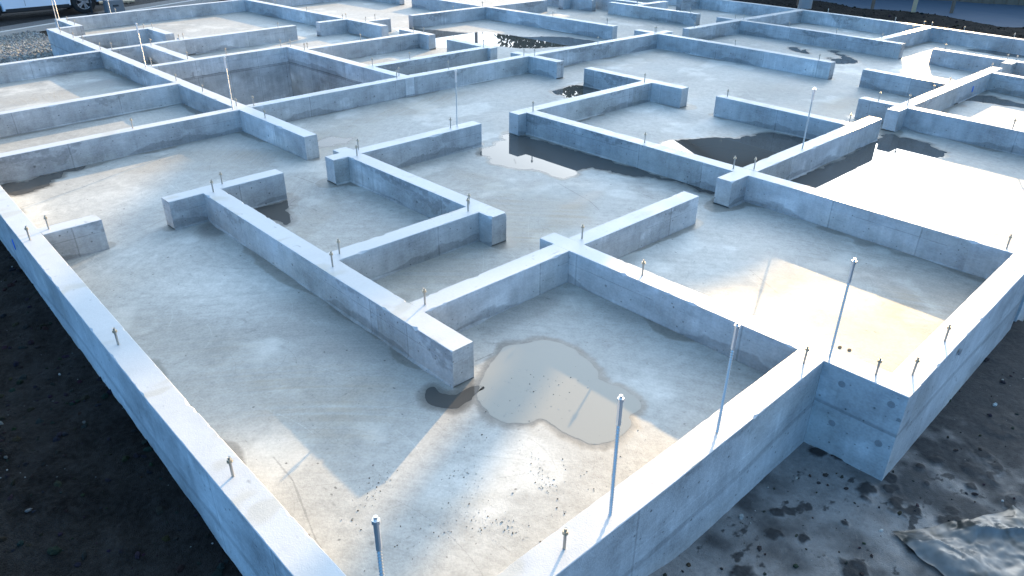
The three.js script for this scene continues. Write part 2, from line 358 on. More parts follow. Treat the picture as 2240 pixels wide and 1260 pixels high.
// colour + roughness textures from one function fn(u, v, out) -> out[0..2] linear colour, out[3] roughness, u and v in metres
function paint(w, h, u0, v0, uw, vh, fn, rough = true, wrap) {
  const c = new Uint8Array(w * h * 4), r = rough ? new Uint8Array(w * h * 4) : null, o = [0, 0, 0, 0.8];
  for (let j = 0; j < h; j++) for (let i = 0; i < w; i++) {
    fn(u0 + (i + 0.5) / w * uw, v0 + (j + 0.5) / h * vh, o);
    const k = (j * w + i) * 4;
    c[k] = enc(o[0]); c[k + 1] = enc(o[1]); c[k + 2] = enc(o[2]); c[k + 3] = 255;
    if (r) { const g = Math.round(255 * clamp(o[3], 0, 1)); r[k] = 255; r[k + 1] = g; r[k + 2] = 0; r[k + 3] = 255; }
  }
  return [dataTex(w, h, c, true, wrap), r && dataTex(w, h, r, false, wrap)];
}
const taken = {};
function numbered(name) { const n = taken[name] = (taken[name] ?? -1) + 1; return n ? name + '_' + String(n).padStart(3, '0') : name; }
function shade(o) { o.traverse((m) => { if (m.isMesh) { m.castShadow = true; m.receiveShadow = true; } }); return o; }
function mesh(name, geo, mat, parent) { const m = new THREE.Mesh(geo, mat); m.name = parent ? name : numbered(name); m.castShadow = m.receiveShadow = true; (parent || scene).add(m); return m; }
function thing(name, label, category, pos = [0, 0, 0], turn = 0, group) { const o = new THREE.Group(); o.name = numbered(name); o.position.set(...pos); o.rotation.y = turn; o.userData = { label, category }; if (group) o.userData.group = group; scene.add(o); return o; }
function tag(o, label, category, group) { o.userData.label = label; o.userData.category = category; if (group) o.userData.group = group; return o; }
const structure = (o) => { o.userData.kind = 'structure'; return o; };
const rgb = (r, g, b) => new THREE.Color().setRGB(r, g, b);
const std = (c, roughness = 0.8, metalness = 0, extra = {}) => new THREE.MeshStandardMaterial({ color: c, roughness, metalness, ...extra });
function box(w, h, d, x = 0, y = 0, z = 0) { const g = new THREE.BoxGeometry(w, h, d); g.translate(x, y, z); return g; }
function cyl(r0, r1, h, n, x = 0, y = 0, z = 0) { const g = new THREE.CylinderGeometry(r1, r0, h, n); g.translate(x, y + h / 2, z); return g; }
function geoOf(pos, idx, uv) { const g = new THREE.BufferGeometry(); g.setAttribute('position', new THREE.Float32BufferAttribute(pos, 3)); if (uv) g.setAttribute('uv', new THREE.Float32BufferAttribute(uv, 2)); g.setIndex(idx); g.computeVertexNormals(); return g; }
// flat sheet from an outline, uv in metres
function sheet(outline, y) {
  const s = new THREE.Shape(outline.map(([x, z]) => new THREE.Vector2(x, -z))), g = new THREE.ShapeGeometry(s), p = g.attributes.position, uv = [];
  for (let i = 0; i < p.count; i++) { const x = p.getX(i), z = -p.getY(i); p.setXYZ(i, x, y, z); uv.push(x, z); }
  g.setAttribute('uv', new THREE.Float32BufferAttribute(uv, 2)); g.computeVertexNormals(); return g;
}
// sheet over a grid with heights y = h(x, z), uv in metres
function relief(x0, x1, z0, z1, nx, nz, h) {
  const pos = [], uv = [], idx = [];
  for (let j = 0; j <= nz; j++) for (let i = 0; i <= nx; i++) { const x = x0 + (x1 - x0) * i / nx, z = z0 + (z1 - z0) * j / nz; pos.push(x, h(x, z), z); uv.push(x, z); }
  for (let j = 0; j < nz; j++) for (let i = 0; i < nx; i++) { const a = j * (nx + 1) + i, b = a + 1, c = a + nx + 1, d = c + 1; idx.push(a, c, b, b, c, d); }
  return geoOf(pos, idx, uv);
}
function smoothLoop(pts, seed, wob) {
  const curve = new THREE.CatmullRomCurve3(pts.map(([x, z]) => new THREE.Vector3(x, 0, z)), true, 'centripetal'), n = pts.length * 14, out = [];
  for (let i = 0; i < n; i++) { const p = curve.getPoint(i / n); out.push([p.x + wob * (fbm(p.x * 9 + seed, p.z * 9, 4) - 0.5), p.z + wob * (fbm(p.x * 9 + 40, p.z * 9 + seed, 4) - 0.5)]); }
  return out;
}
// signed distance to an outline (negative inside)
function sdf(pts, x, z) {
  let d = 1e9, ins = false;
  for (let i = 0, j = pts.length - 1; i < pts.length; j = i++) {
    const [ax, az] = pts[j], [bx, bz] = pts[i], ex = bx - ax, ez = bz - az, wx = x - ax, wz = z - az;
    const t = clamp((wx * ex + wz * ez) / (ex * ex + ez * ez + 1e-9), 0, 1), qx = wx - ex * t, qz = wz - ez * t, q = qx * qx + qz * qz;
    if (q < d) d = q;
    if ((az > z) !== (bz > z) && x < (bx - ax) * (z - az) / (bz - az) + ax) ins = !ins;
  }
  return ins ? -Math.sqrt(d) : Math.sqrt(d);
}
function bounds(pts, m) { let a = 1e9, b = -1e9, c = 1e9, d = -1e9; for (const [x, z] of pts) { a = Math.min(a, x); b = Math.max(b, x); c = Math.min(c, z); d = Math.max(d, z); } return [a - m, b + m, c - m, d + m]; }

// ---------------------------------------------------------------- materials
// fine pitted relief that repeats every metre
const fineBump = (() => {
  const n = 1024, b = new Uint8Array(n * n * 4), r = rng(5), f = new Float32Array(n * n);
  for (let j = 0; j < n; j++) for (let i = 0; i < n; i++) {
    const u = i / n * 256, v = j / n * 256;
    f[j * n + i] = 0.55 * vn(u, v) + 0.3 * vn(u * 0.25, v * 0.25) + 0.25 * vn(u * 0.0625, v * 0.0625);
  }
  for (let k = 0; k < 2600; k++) { const cx = r() * n, cy = r() * n, rad = 1 + 2.6 * r() * r(), dep = 0.2 + 0.5 * r(); for (let y = -4; y <= 4; y++) for (let x = -4; x <= 4; x++) { const q = Math.hypot(x, y) / rad; if (q < 1) f[((cy + y + n) % n | 0) * n + ((cx + x + n) % n | 0)] -= dep * (1 - q * q); } }
  for (let k = 0; k < n * n; k++) { b[k * 4] = b[k * 4 + 1] = b[k * 4 + 2] = clamp(f[k] * 200 + 20, 0, 255); b[k * 4 + 3] = 255; }
  return dataTex(n, n, b, false);
})();

const puddleShapes = Object.entries(PUDDLES).map(([name, pts], i) => { const loop = smoothLoop(pts, i * 3.7, name === 'near' || name === 'wallend' ? 0.05 : 0.16); return { name, loop, bb: bounds(loop, 0.2) }; });
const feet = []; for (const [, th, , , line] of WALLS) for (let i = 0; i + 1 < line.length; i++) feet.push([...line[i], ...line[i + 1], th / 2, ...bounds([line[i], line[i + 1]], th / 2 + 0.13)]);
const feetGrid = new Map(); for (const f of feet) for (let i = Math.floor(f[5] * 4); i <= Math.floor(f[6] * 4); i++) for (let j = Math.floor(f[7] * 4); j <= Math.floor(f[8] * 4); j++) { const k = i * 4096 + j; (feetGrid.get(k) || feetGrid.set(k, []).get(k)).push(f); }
const NONE = [];
for (const s of STAINS) s[7] = Math.pow(2.1 * Math.max(s[2], s[3]), 2);
const crackBoxes = CRACKS.map((c) => bounds(c, 0.05));
// the trowelled floor: grey cement with blotches, brown dried silt, damp patches and hairline cracks, at world position (x, z)
function floorAt(x, z, o) {
  const n1 = fbm(x * 0.7, z * 0.7, 3), n2 = fbm(x * 3.1 + 5, z * 3.1, 3), n3 = fbm(x * 24, z * 24, 2), n4 = vn(x * 130, z * 130);
  const th = 0.6 + 3.2 * vn(x * 0.22 + 3, z * 0.22), cs = Math.cos(th), sn = Math.sin(th), u = x * cs + z * sn, v = -x * sn + z * cs;
  const st = vn(u * 2.1, v * 34), st2 = vn(u * 5 + 9, v * 90);
  let L = 0.365 * (1 + 0.34 * (n1 - 0.5) + 0.22 * (n2 - 0.5) + 0.26 * (n3 - 0.5) + 0.22 * (n4 - 0.5) + 0.10 * (st - 0.5) + 0.08 * (st2 - 0.5) + 0.3 * sstep(0.58, 0.74, fbm(x * 2.2 + 70, z * 2.2, 4)));
  let brown = 0.16 * sstep(0.52, 0.78, fbm(x * 0.55 + 31, z * 0.55 + 12, 4)) * (0.35 + 0.6 * st + 0.6 * n2), wet = 0, rough = 0.62 + 0.24 * (n2 - 0.5);
  for (const S of STAINS) {
    const dx = x - S[0], dz = z - S[1]; if (dx * dx + dz * dz > S[7]) continue;
    const rx = S[2], rz = S[3], rot = S[4], k = S[5], kind = S[6];
    const a = rot * Math.PI / 180, p = (dx * Math.cos(a) - dz * Math.sin(a)) / rx, q = (dx * Math.sin(a) + dz * Math.cos(a)) / rz, e = Math.sqrt(p * p + q * q) + 0.9 * (n2 - 0.5) + 0.7 * (n1 - 0.5);
    if (e > 1.25) continue;
    const m = k * (1 - sstep(0.35, 1.25, e));
    if (kind === 'l') { L *= 1 + m * (0.7 + 0.6 * n2); brown *= 1 - m; } else if (kind === 'b') brown += 0.85 * m * (0.3 + 0.75 * st + 0.45 * (n3 - 0.5)); else wet = Math.max(wet, m * (0.75 + 0.5 * (n3 - 0.5)));
  }
  for (const p of puddleShapes) {
    const b = p.bb; if (x < b[0] || x > b[1] || z < b[2] || z > b[3]) continue;
    const d = sdf(p.loop, x, z) + 0.03 * (n3 - 0.5) - 0.012;
    if (d < 0.05) { wet = Math.max(wet, d < 0 ? 0.8 : 0.7 * (1 - sstep(0.0, 0.05, d + 0.02 * (n2 - 0.5)))); brown = Math.max(brown, 0.3 * (1 - sstep(0, 0.05, d))); }
  }
  // silt and slurry at the wall feet, contact shade painted in too, ragged edge
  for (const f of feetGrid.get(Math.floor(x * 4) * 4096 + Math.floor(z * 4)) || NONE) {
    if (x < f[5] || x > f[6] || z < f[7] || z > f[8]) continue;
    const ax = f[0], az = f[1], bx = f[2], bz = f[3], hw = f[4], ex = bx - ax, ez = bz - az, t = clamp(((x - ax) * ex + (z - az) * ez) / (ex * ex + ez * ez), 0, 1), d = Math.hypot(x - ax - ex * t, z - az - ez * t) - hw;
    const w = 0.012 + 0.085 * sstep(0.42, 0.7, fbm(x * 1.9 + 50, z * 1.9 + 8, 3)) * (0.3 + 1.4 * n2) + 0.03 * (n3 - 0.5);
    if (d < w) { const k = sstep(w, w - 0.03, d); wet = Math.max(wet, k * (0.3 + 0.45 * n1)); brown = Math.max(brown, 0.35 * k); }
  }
  const speck = vn(x * 61 + 3, z * 61); if (speck > 0.93) L *= 1 - 4.5 * (speck - 0.93) * (0.4 + n1);
  const pit = vn(x * 17 + 3, z * 17 + 8); if (pit > 0.965) L *= 1 - 10 * (pit - 0.965);
  for (let i = 0; i < CRACKS.length; i++) {
    const b = crackBoxes[i]; if (x < b[0] || x > b[1] || z < b[2] || z > b[3]) continue;
    const c = CRACKS[i]; for (let k = 0; k + 1 < c.length; k++) {
      const [ax, az] = c[k], ex = c[k + 1][0] - ax, ez = c[k + 1][1] - az, t = clamp(((x - ax) * ex + (z - az) * ez) / (ex * ex + ez * ez), 0, 1);
      const d = Math.hypot(x - ax - ex * t, z - az - ez * t) + 0.006 * (n3 - 0.5); if (d < 0.004) L *= 0.72;
    }
  }
  brown = clamp(brown, 0, 0.8); wet = clamp(wet, 0, 1);
  let R = L * 0.965, G = L * 0.945, B = L * 0.88;
  R += (L * 0.66 - R) * brown; G += (L * 0.57 - G) * brown; B += (L * 0.44 - B) * brown;
  const k = 1 - 0.62 * wet; o[0] = R * k; o[1] = G * k * (1 - 0.02 * wet); o[2] = B * k * (1 - 0.04 * wet);
  o[3] = rough * (1 - 0.55 * wet);
}
// trowel arcs, drag marks and small dark spots worked into the slab colour
function scratches(px, w, h, uw, vh, seed) {
  const r = rng(seed), area = uw * vh, mul = (i, j, k) => { if (i < 0 || j < 0 || i >= w || j >= h) return; const q = (j * w + i) * 4; for (let c = 0; c < 3; c++) px[q + c] = clamp(px[q + c] * k, 0, 255); };
  for (let n = 0; n < area * 26; n++) {
    let x = r() * w, y = r() * h, a = 0.6 + 3.2 * vn(x / w * uw * 0.22 + 3, y / h * vh * 0.22) + (r() - 0.5) * 1.2; const cur = (r() - 0.5) * 0.02, len = (0.06 + 0.7 * r() * r()) * w / uw, k = r() < 0.6 ? 0.9 + 0.07 * r() : 1.04 + 0.07 * r();
    for (let s = 0; s < len; s++) { x += Math.cos(a); y += Math.sin(a) * (h / vh) / (w / uw); a += cur; if (r() < 0.85) mul(x | 0, y | 0, k); }
  }
  for (let n = 0; n < area * 30; n++) { const x = r() * w, y = r() * h, rad = (0.0012 + 0.0055 * Math.pow(r(), 3)) * w / uw, k = 0.55 + 0.35 * r(), e = 0.5 + r(); for (let j = -6; j <= 6; j++) for (let i = -6; i <= 6; i++) if (i * i * e + j * j / e < rad * rad) mul((x + i) | 0, (y + j) | 0, k); }
}
function slabMaterial(outline, w, h) {
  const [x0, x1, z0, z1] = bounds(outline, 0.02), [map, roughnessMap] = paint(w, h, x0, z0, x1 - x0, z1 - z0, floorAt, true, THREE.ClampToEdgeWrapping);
  scratches(map.image.data, w, h, x1 - x0, z1 - z0, Math.round(x0 * 7 + 900));
  for (const t of [map, roughnessMap]) { t.repeat.set(1 / (x1 - x0), 1 / (z1 - z0)); t.offset.set(-x0 / (x1 - x0), -z0 / (z1 - z0)); }
  return new THREE.MeshPhysicalMaterial({ roughness: 1, specularIntensity: 0.85, map, roughnessMap, bumpMap: fineBump, bumpScale: 0.0007 });
}
// formed wall face, 8 m long by 0.64 m: panel joints, form-board grain, bug holes, tie holes, water marks; v = 0.64 is the top edge
function faceTexture(seed, outer, pit) {
  const HT = pit ? 1.28 : 0.64;
  const r = rng(seed), joints = [], holes = [], tint = [];
  for (let u = 0.3; u < 8; u += pit ? 0.45 : 0.45 + 1.3 * r()) joints.push(u);
  for (let u = 0.4; u < 8; u += 0.5 + 0.25 * r()) { if (r() < 0.8) holes.push([u, HT - 0.1 - 0.06 * r(), 0.007 + 0.007 * r(), 0.5]); if (outer && r() < 0.8) holes.push([u, HT - 0.36, 0.008 + 0.008 * r(), 0.4]); }
  for (let i = 0; i < 700; i++) holes.push([8 * r(), HT * r(), 0.002 + 0.006 * Math.pow(r(), 3), 0.45 + 0.3 * r()]);
  for (let i = 0; i <= joints.length; i++) tint.push(0.88 + 0.24 * r());
  const bins = Array.from({ length: 81 }, () => []); for (const h of holes) { const b = Math.floor(h[0] * 10); for (const q of [b - 1, b, b + 1]) if (bins[q]) bins[q].push(h); }
  return paint(2048, pit ? 512 : 256, 0, 0, 8, HT, (u, v, o) => {
    const top = HT - v, nA = fbm(u * 2.2 + seed, v * 2.2, 3), nB = fbm(u * 9 + seed, v * 14, 3), nF = vn(u * 120 + seed, v * 120), gr = vn(u * 5 + seed * 3, v * 130), dr = vn(u * 45 + seed, v * 2.5);
    let pi = 0, jd = 9; for (let i = 0; i < joints.length; i++) { if (u > joints[i]) pi = i + 1; jd = Math.min(jd, Math.abs(u - joints[i] + 0.004 * (nB - 0.5))); }
    let L = (pit ? 0.46 : 0.395) * tint[pi] * (1 + (outer ? 0.8 : 0.55) * (nA - 0.5) + 0.42 * (nB - 0.5) + 0.2 * (nF - 0.5) + 0.07 * (gr - 0.5) + 0.14 * (dr - 0.5));
    if (jd < 0.005) L *= 0.68 + 0.16 * nB; else if (jd < 0.02) L *= 1.06;
    // dark water marks with ragged outline, soaked in from the top edge
    const reach = 0.004 + 0.16 * sstep(0.62, 0.8, fbm(u * 0.8 + seed * 7, 3.3, 3)), m = sstep(0.0, 0.03, reach * (0.4 + 1.2 * nB) - top) * sstep(0.25, 0.6, fbm(u * 24, v * 34, 3)); L *= 1 - 0.3 * m;
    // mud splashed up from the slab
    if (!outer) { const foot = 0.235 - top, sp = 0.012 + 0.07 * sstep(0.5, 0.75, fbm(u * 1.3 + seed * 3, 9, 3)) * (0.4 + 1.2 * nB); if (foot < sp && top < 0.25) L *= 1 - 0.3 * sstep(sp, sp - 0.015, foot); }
    // pale lime runs
    const lime = sstep(0.6, 0.8, fbm(u * 3.5 + 90 + seed, v * 6, 3)); L *= 1 + 0.22 * lime * (0.4 + dr);
    const board = Math.abs(top - 0.085 - 0.01 * Math.sin(u * 0.8)); if (!outer && fbm(u * 0.5 + seed, 8, 2) > 0.54 && board < 0.0022) L *= 0.72;
    if (outer) { if (Math.abs(top - 0.225 - 0.012 * (fbm(u * 2, 5, 2) - 0.5)) < 0.003) L *= 1.16; const bnd = top - 0.17 - 0.22 * fbm(u * 0.7 + seed, 1, 2); if (bnd > 0 && bnd < 0.05) L *= 1 - 0.22 * sstep(0, 0.006, bnd) * (1 - sstep(0.03, 0.05, bnd)); }
    if (pit && top > 0.215 + 0.012 * (nB - 0.5)) { L *= 0.84 + 0.25 * sstep(0.45, 0.6, fbm(u * 1.4 + 5, v * 1.8, 4)); if (top < 0.224) L *= 0.6; }
    for (const [hx, hy, hr, hk] of bins[Math.floor(u * 10)]) { const q = Math.hypot(u - hx, (v - hy)) / hr; if (q < 1) L *= 1 - hk * sstep(1, 0.6, q); }
    const silt = 0.5 * sstep(0.55, 0.8, fbm(u * 1.1 + 4 + seed, v * 3 + 2, 3));
    o[0] = L * (1 - 0.02 * silt); o[1] = L * (0.99 - 0.06 * silt); o[2] = L * (0.965 - 0.14 * silt); o[3] = 0.68 + 0.2 * (nB - 0.5);
  });
}
// smooth levelling mortar on the wall tops, 4 m tile
const [topMap, topRough] = paint(1024, 1024, 0, 0, 4, 4, (u, v, o) => {
  const n1 = fbm(u * 1.5, v * 1.5, 3), n2 = fbm(u * 10, v * 10, 3), n3 = vn(u * 110, v * 110);
  let L = 0.465 * (1 + 0.14 * (n1 - 0.5) + 0.14 * (n2 - 0.5) + 0.05 * (n3 - 0.5));
  const s = vn(u * 30 + 8, v * 30); if (s > 0.93) L *= 1 - 6 * (s - 0.93) * sstep(0.45, 0.7, n1 + 0.1);
  const scuff = sstep(0.66, 0.8, fbm(u * 4 + 30, v * 7, 3)); o[0] = L * (1 - 0.1 * scuff); o[1] = L * (0.995 - 0.13 * scuff); o[2] = L * (0.985 - 0.2 * scuff); o[3] = 0.44 + 0.2 * (n2 - 0.5);
});
for (const t of [topMap, topRough]) t.repeat.set(0.25, 0.25);
const topMat = std(0xffffff, 1, 0, { map: topMap, roughnessMap: topRough, bumpMap: fineBump, bumpScale: 0.0008 });
const faceMats = [11, 23, 37, 53, 71].map((s, i) => {
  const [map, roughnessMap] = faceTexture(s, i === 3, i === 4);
  for (const t of [map, roughnessMap]) { t.repeat.set(1 / 8, i === 4 ? 1 / 1.28 : 1 / 0.64); if (i === 4) t.offset.set(0, 0.5); }
  return std(0xffffff, 1, 0, { map, roughnessMap, bumpMap: fineBump, bumpScale: 0.0018 });
});
const steel = std(rgb(0.8, 0.79, 0.77), 0.3, 0.75), zinc = std(rgb(0.5, 0.43, 0.32), 0.42, 0.8), shankSteel = std(rgb(0.46, 0.42, 0.36), 0.42, 0.8), rodSteel = std(rgb(0.5, 0.49, 0.46), 0.4, 0.7);
const muddy = (r, g, b) => new THREE.MeshPhysicalMaterial({ color: rgb(r, g, b), roughness: 0.012, ior: 1.33 });
const waterClear = muddy(0.075, 0.073, 0.068), waterSilty = muddy(0.29, 0.275, 0.24);

// ---------------------------------------------------------------- the foundation: floor slabs and wall runs
const foundation = thing('house_foundation', 'pale grey concrete house foundation, a maze of low walls standing on wet floor slab', 'foundation');
const slabSize = { near: [1700, 2048], right: [2048, 1400], left: [700, 1024], back: [2048, 1500] };
for (const [k, outline] of Object.entries(SLABS)) {
  if (k === 'pit') continue;
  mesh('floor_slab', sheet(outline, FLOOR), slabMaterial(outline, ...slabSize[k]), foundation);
}
mesh('pit_floor', sheet(SLABS.pit, -1.25), std(rgb(0.3, 0.3, 0.29), 0.8, 0, { bumpMap: fineBump, bumpScale: 0.003 }), foundation);

function wallRun([kind, th, freeA, freeB, line, spans], index) {
  const half = th / 2, outer = kind.endsWith('o'), pit = [4, 8, 9, 54, 68, 69].includes(index), bottom = pit ? -1.3 : outer || index === 3 ? -0.85 : FLOOR - 0.02;
  const st = []; let s = 0;
  for (let i = 0; i + 1 < line.length; i++) {
    const [ax, az] = line[i], [bx, bz] = line[i + 1], len = Math.hypot(bx - ax, bz - az), near = Math.hypot((ax + bx) / 2, (az + bz) / 2) < 6.5, n = Math.max(2, Math.ceil(len / (near ? 0.025 : 0.07)));
    for (let k = i ? 1 : 0; k <= n; k++) st.push([ax + (bx - ax) * k / n, az + (bz - az) * k / n, s + len * k / n]);
    s += len;
  }
  const total = s, pos = [], uv = [], side = [], top = [], r0 = (index * 2.37) % 8;
  const [x0, z0] = line[0], [xn, zn] = line[line.length - 1]; const dl = Math.hypot(xn - x0, zn - z0), tx = (xn - x0) / dl, tz = (zn - z0) / dl, nx = -tz, nz = tx;   // right-hand side of travel
  // side -1 is smaller x for B runs (travel towards +z): the normal (-tz, tx) points to -x there
  const bev = (x, z, sd, q) => {
    for (const [c, a, b] of spans) if (c === -sd && q > a - 0.004 && q < b + 0.004) return 0.0002;
    const n = fbm(x * 22 + sd * 9, z * 22, 3), m = fbm(x * 5 + sd * 31, z * 5 + 7, 2);
    return 0.0016 + 0.004 * n * n + 0.014 * sstep(0.62, 0.8, n) * sstep(0.45, 0.65, m);
  };
  const lip = (x, z, k) => 0.002 + 0.022 * sstep(0.42, 0.72, fbm(x * 1.7 + k, z * 1.7 + index, 2)) * (0.5 + fbm(x * 14 + k, z * 14, 2)) + 0.004 * fbm(x * 30, z * 30 + k, 2);
  const ring = [];
  for (const [x, z, q] of st) {
    const row = [], put = (o, y, u, v) => { row.push(pos.length / 3); pos.push(x + nx * o, y, z + nz * o); u === null ? uv.push(x + nx * o, z + nz * o) : uv.push(u, v); };
    const ends = Math.min(freeA ? q : 9, freeB ? total - q : 9);
    const ca = bev(x, z, -1, q), cb = bev(x, z, 1, q), wob = ends < 0.02 ? 0 : 0.0022 * (fbm(x * 3 + 2, z * 3, 2) - 0.5), wb = 0.0022 * (fbm(x * 3 + 52, z * 3, 2) - 0.5);
    // cement lip squeezed out along the foot of the wall
    const lipA = lip(x, z, 3), lipB = lip(x, z, 41), yA = FLOOR + 0.004 + lipA * 0.34, yB = FLOOR + 0.004 + lipB * 0.34, deep = bottom < FLOOR - 0.1;
    put(-half - wob, -ca, null); put(-half - wob + ca, 0, null); put(half + wb - cb, 0, null); put(half + wb, -cb, null);
    put(-half - wob + ca, 0, null); put(half + wb - cb, 0, null);
    put(-half - wob, -ca, q + r0, 0.64 - ca); put(-half - wob, deep ? bottom : yA, q + r0, 0.64 + (deep ? bottom : yA));
    put(half + wb, -cb, q + r0 + 3.1, 0.64 - cb); put(half + wb, deep ? bottom : yB, q + r0 + 3.1, 0.64 + (deep ? bottom : yB));
    put(-half - wob, yA, q + r0, 0.64 + yA); put(-half - wob - lipA, deep ? yA : FLOOR - 0.01, q + r0, 0.62 + yA);
    put(half + wb, yB, q + r0 + 3.1, 0.64 + yB); put(half + wb + lipB, deep ? yB : FLOOR - 0.01, q + r0 + 3.1, 0.62 + yB);
    ring.push(row);
  }
  for (let i = 0; i + 1 < ring.length; i++) { const a = ring[i], b = ring[i + 1], q = (l, p, c) => l.push(a[p], a[c], b[p], b[p], a[c], b[c]); q(top, 0, 1); q(top, 4, 5); q(top, 2, 3); q(side, 7, 6); q(side, 8, 9); if (bottom > FLOOR - 0.1) { q(side, 11, 10); q(side, 12, 13); } }
  for (const [row, first] of [[ring[0], true], [ring[ring.length - 1], false]]) {
    const CAP = [7, 6, 1, 2, 8, 9], ids = CAP.map((c, n) => { const k = row[c], id = pos.length / 3; pos.push(pos[k * 3], pos[k * 3 + 1], pos[k * 3 + 2]); uv.push(r0 + 5 + (n < 3 ? -half : half), 0.64 + pos[k * 3 + 1]); return id; });
    const t = [[0, 1, 5], [5, 1, 4], [1, 2, 3], [1, 3, 4]]; for (const [a, b, c] of t) first ? side.push(ids[a], ids[c], ids[b]) : side.push(ids[a], ids[b], ids[c]);
  }
  // make every face look outwards
  const g = geoOf(pos, side.concat(top), uv); g.addGroup(0, side.length, 0); g.addGroup(side.length, top.length, 1);
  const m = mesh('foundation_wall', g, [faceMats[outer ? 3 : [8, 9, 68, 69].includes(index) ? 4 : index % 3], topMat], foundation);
  return m;
}
WALLS.forEach(wallRun);

// round mortar plugs over the form ties in the outer face near the corner
const plugMat = std(rgb(0.26, 0.26, 0.26), 0.85, 0, { bumpMap: fineBump, bumpScale: 0.002 });
for (const [x, y, z, ax] of [[3.344, -0.088, -1.063, 'x'], [3.344, -0.079, -0.816, 'x'], [3.344, -0.339, -1.06, 'x'], [3.344, -0.326, -0.818, 'x'], [1.995, -0.352, -1.183, 'z'], [3.023, -0.415, -1.183, 'z'], [4.072, -0.066, -0.749, 'z']]) { const g = new THREE.CylinderGeometry(0.019, 0.02, 0.006, 20); if (ax === 'z') g.rotateX(Math.PI / 2); else g.rotateZ(Math.PI / 2); g.translate(x, y, z); mesh('tie_plug', g, plugMat, foundation); }
// blue setting-out marks sprayed on two wall faces
const markMat = std(rgb(0.03, 0.14, 0.55), 0.7);
for (const [x, y, z, ax] of [[0.679, -0.167, -6.0, 'x'], [11.01, -0.123, -2.8975, 'z']]) { const g = new THREE.CylinderGeometry(0.024, 0.024, 0.004, 14); g.scale(1, 1, 1.8); g.rotateX(Math.PI / 2); if (ax === 'x') g.rotateY(Math.PI / 2); g.translate(x, y, z); mesh('paint_mark', g, markMat, foundation); }
// two small pipe sleeves in the floor
const holeMat = std(rgb(0.03, 0.03, 0.03), 0.9);
for (const [x, z] of [[3.912, -1.31], [3.925, -1.258]]) { const g = new THREE.CylinderGeometry(0.014, 0.014, 0.004, 14); g.scale(1, 1, 0.7); g.translate(x, FLOOR + 0.002, z); mesh('sleeve_hole', g, holeMat, foundation); }

// ---------------------------------------------------------------- standing water
for (const p of puddleShapes) {
  const m = mesh('puddle', sheet(p.loop, FLOOR + 0.0007), p.name === 'near' ? waterSilty : waterClear); structure(m);
}

// ---------------------------------------------------------------- bolts
const ON = {
  0: 'long left outer wall', 46: 'short stub off the left outer wall', 1: 'middle wall ending at the near puddle', 47: 'short left arm of the middle wall', 48: 'short right arm of the middle wall', 45: 'front wall of the central bay', 2: 'right wall of the central bay', 50: 'free-ended wall behind the central bay',
  35: 'wall behind the near puddle', 36: 'free-ended wall right of the near puddle room', 3: 'right wall of the near puddle room', 29: 'near right outer wall', 30: 'right outer wall past the jog', 17: 'long wall in front of the white puddle', 38: 'wall behind the white puddle',
  4: 'long wall left of the deep pit', 53: 'lowest wall meeting the left picture edge', 65: 'stepped corner at far upper left', 5: 'return wall at far upper left', 66: 'far back wall below the parked car', 60: 'wall piece left of the link wall', 61: 'wall piece right of the link wall', 62: 'long second wall in front of the back wall',
  64: 'short wall in the upper left corner room', 6: 'stub in the upper left corner room', 7: 'tiny spur near the upper left corner room', 8: 'link wall behind the deep pit', 68: 'left piece of the pit back wall', 69: 'back wall of the deep pit', 9: 'right wall of the deep pit', 13: 'long wall entering from the top edge',
  63: 'short left arm under the top edge', 72: 'short right arm under the top edge', 70: 'upper wall right of the deep pit', 10: 'crossbar ending the wall right of the pit', 71: 'lower wall right of the deep pit', 54: 'front wall of the deep pit', 55: 'wall continuing right of the pit front', 12: 'cross stub at upper centre',
  73: 'wall behind the bright upper puddle', 15: 'long wall right of the bright upper puddle', 56: 'wall leading to the upper crossing', 16: 'wall descending right from the upper crossing', 25: 'free wall under the top edge', 76: 'free-ended wall at upper right', 52: 'wall behind the middle puddle room', 78: 'crossing under the top edge',
  23: 'long wall at upper right', 77: 'link to the far right wall, upper one', 28: 'far right outer wall by the soil mound', 81: 'sunlit link to the far right wall', 24: 'short wall at the upper right picture edge', 43: 'far end of the broad sunlit wall', 41: 'broad sunlit wall at right', 21: 'wall crossing the broad sunlit wall', 18: 'wall right of the middle puddle room',
};
const ORD = ['first', 'second', 'third', 'fourth', 'fifth', 'sixth', 'seventh', 'eighth', 'ninth', 'tenth'];
function hex(r, h, y) { const g = new THREE.CylinderGeometry(r, r, h, 6); g.translate(0, y + h / 2, 0); return g; }
function threaded(r, h, y, pitch, seg, dep) { const p = [new THREE.Vector2(0.0001, y)]; for (let k = 0; k * pitch < h; k++) { p.push(new THREE.Vector2(r - dep, y + k * pitch), new THREE.Vector2(r, y + (k + 0.45) * pitch)); } p.push(new THREE.Vector2(r, y + h), new THREE.Vector2(0.0001, y + h + 0.0015)); return new THREE.LatheGeometry(p, seg); }
function makeBolt(h) {
  const o = new THREE.Group();
  mesh('shank', threaded(0.0062, h, -0.01, 0.0045, 10, 0.0012), shankSteel, o);
  mesh('washer', cyl(0.0125, 0.0125, 0.0025, 16, 0, h - 0.034, 0), zinc, o);
  mesh('nut', hex(0.0115, 0.010, h - 0.0315), zinc, o);
  return o;
}
function crisp(g) { const q = g.toNonIndexed(); q.computeVertexNormals(); return q; }
function makeRod(h) {
  const o = new THREE.Group();
  mesh('ribbed_rod', crisp(threaded(0.008, h - 0.1, -0.02, 0.013, 12, 0.0034)), rodSteel, o);
  mesh('sleeve', cyl(0.0092, 0.0092, 0.105, 16, 0, h - 0.125, 0), steel, o);
  mesh('nut', hex(0.013, 0.014, h - 0.021), steel, o);
  mesh('tip', cyl(0.0068, 0.0064, 0.012, 12, 0, h - 0.007, 0), steel, o);
  return o;
}
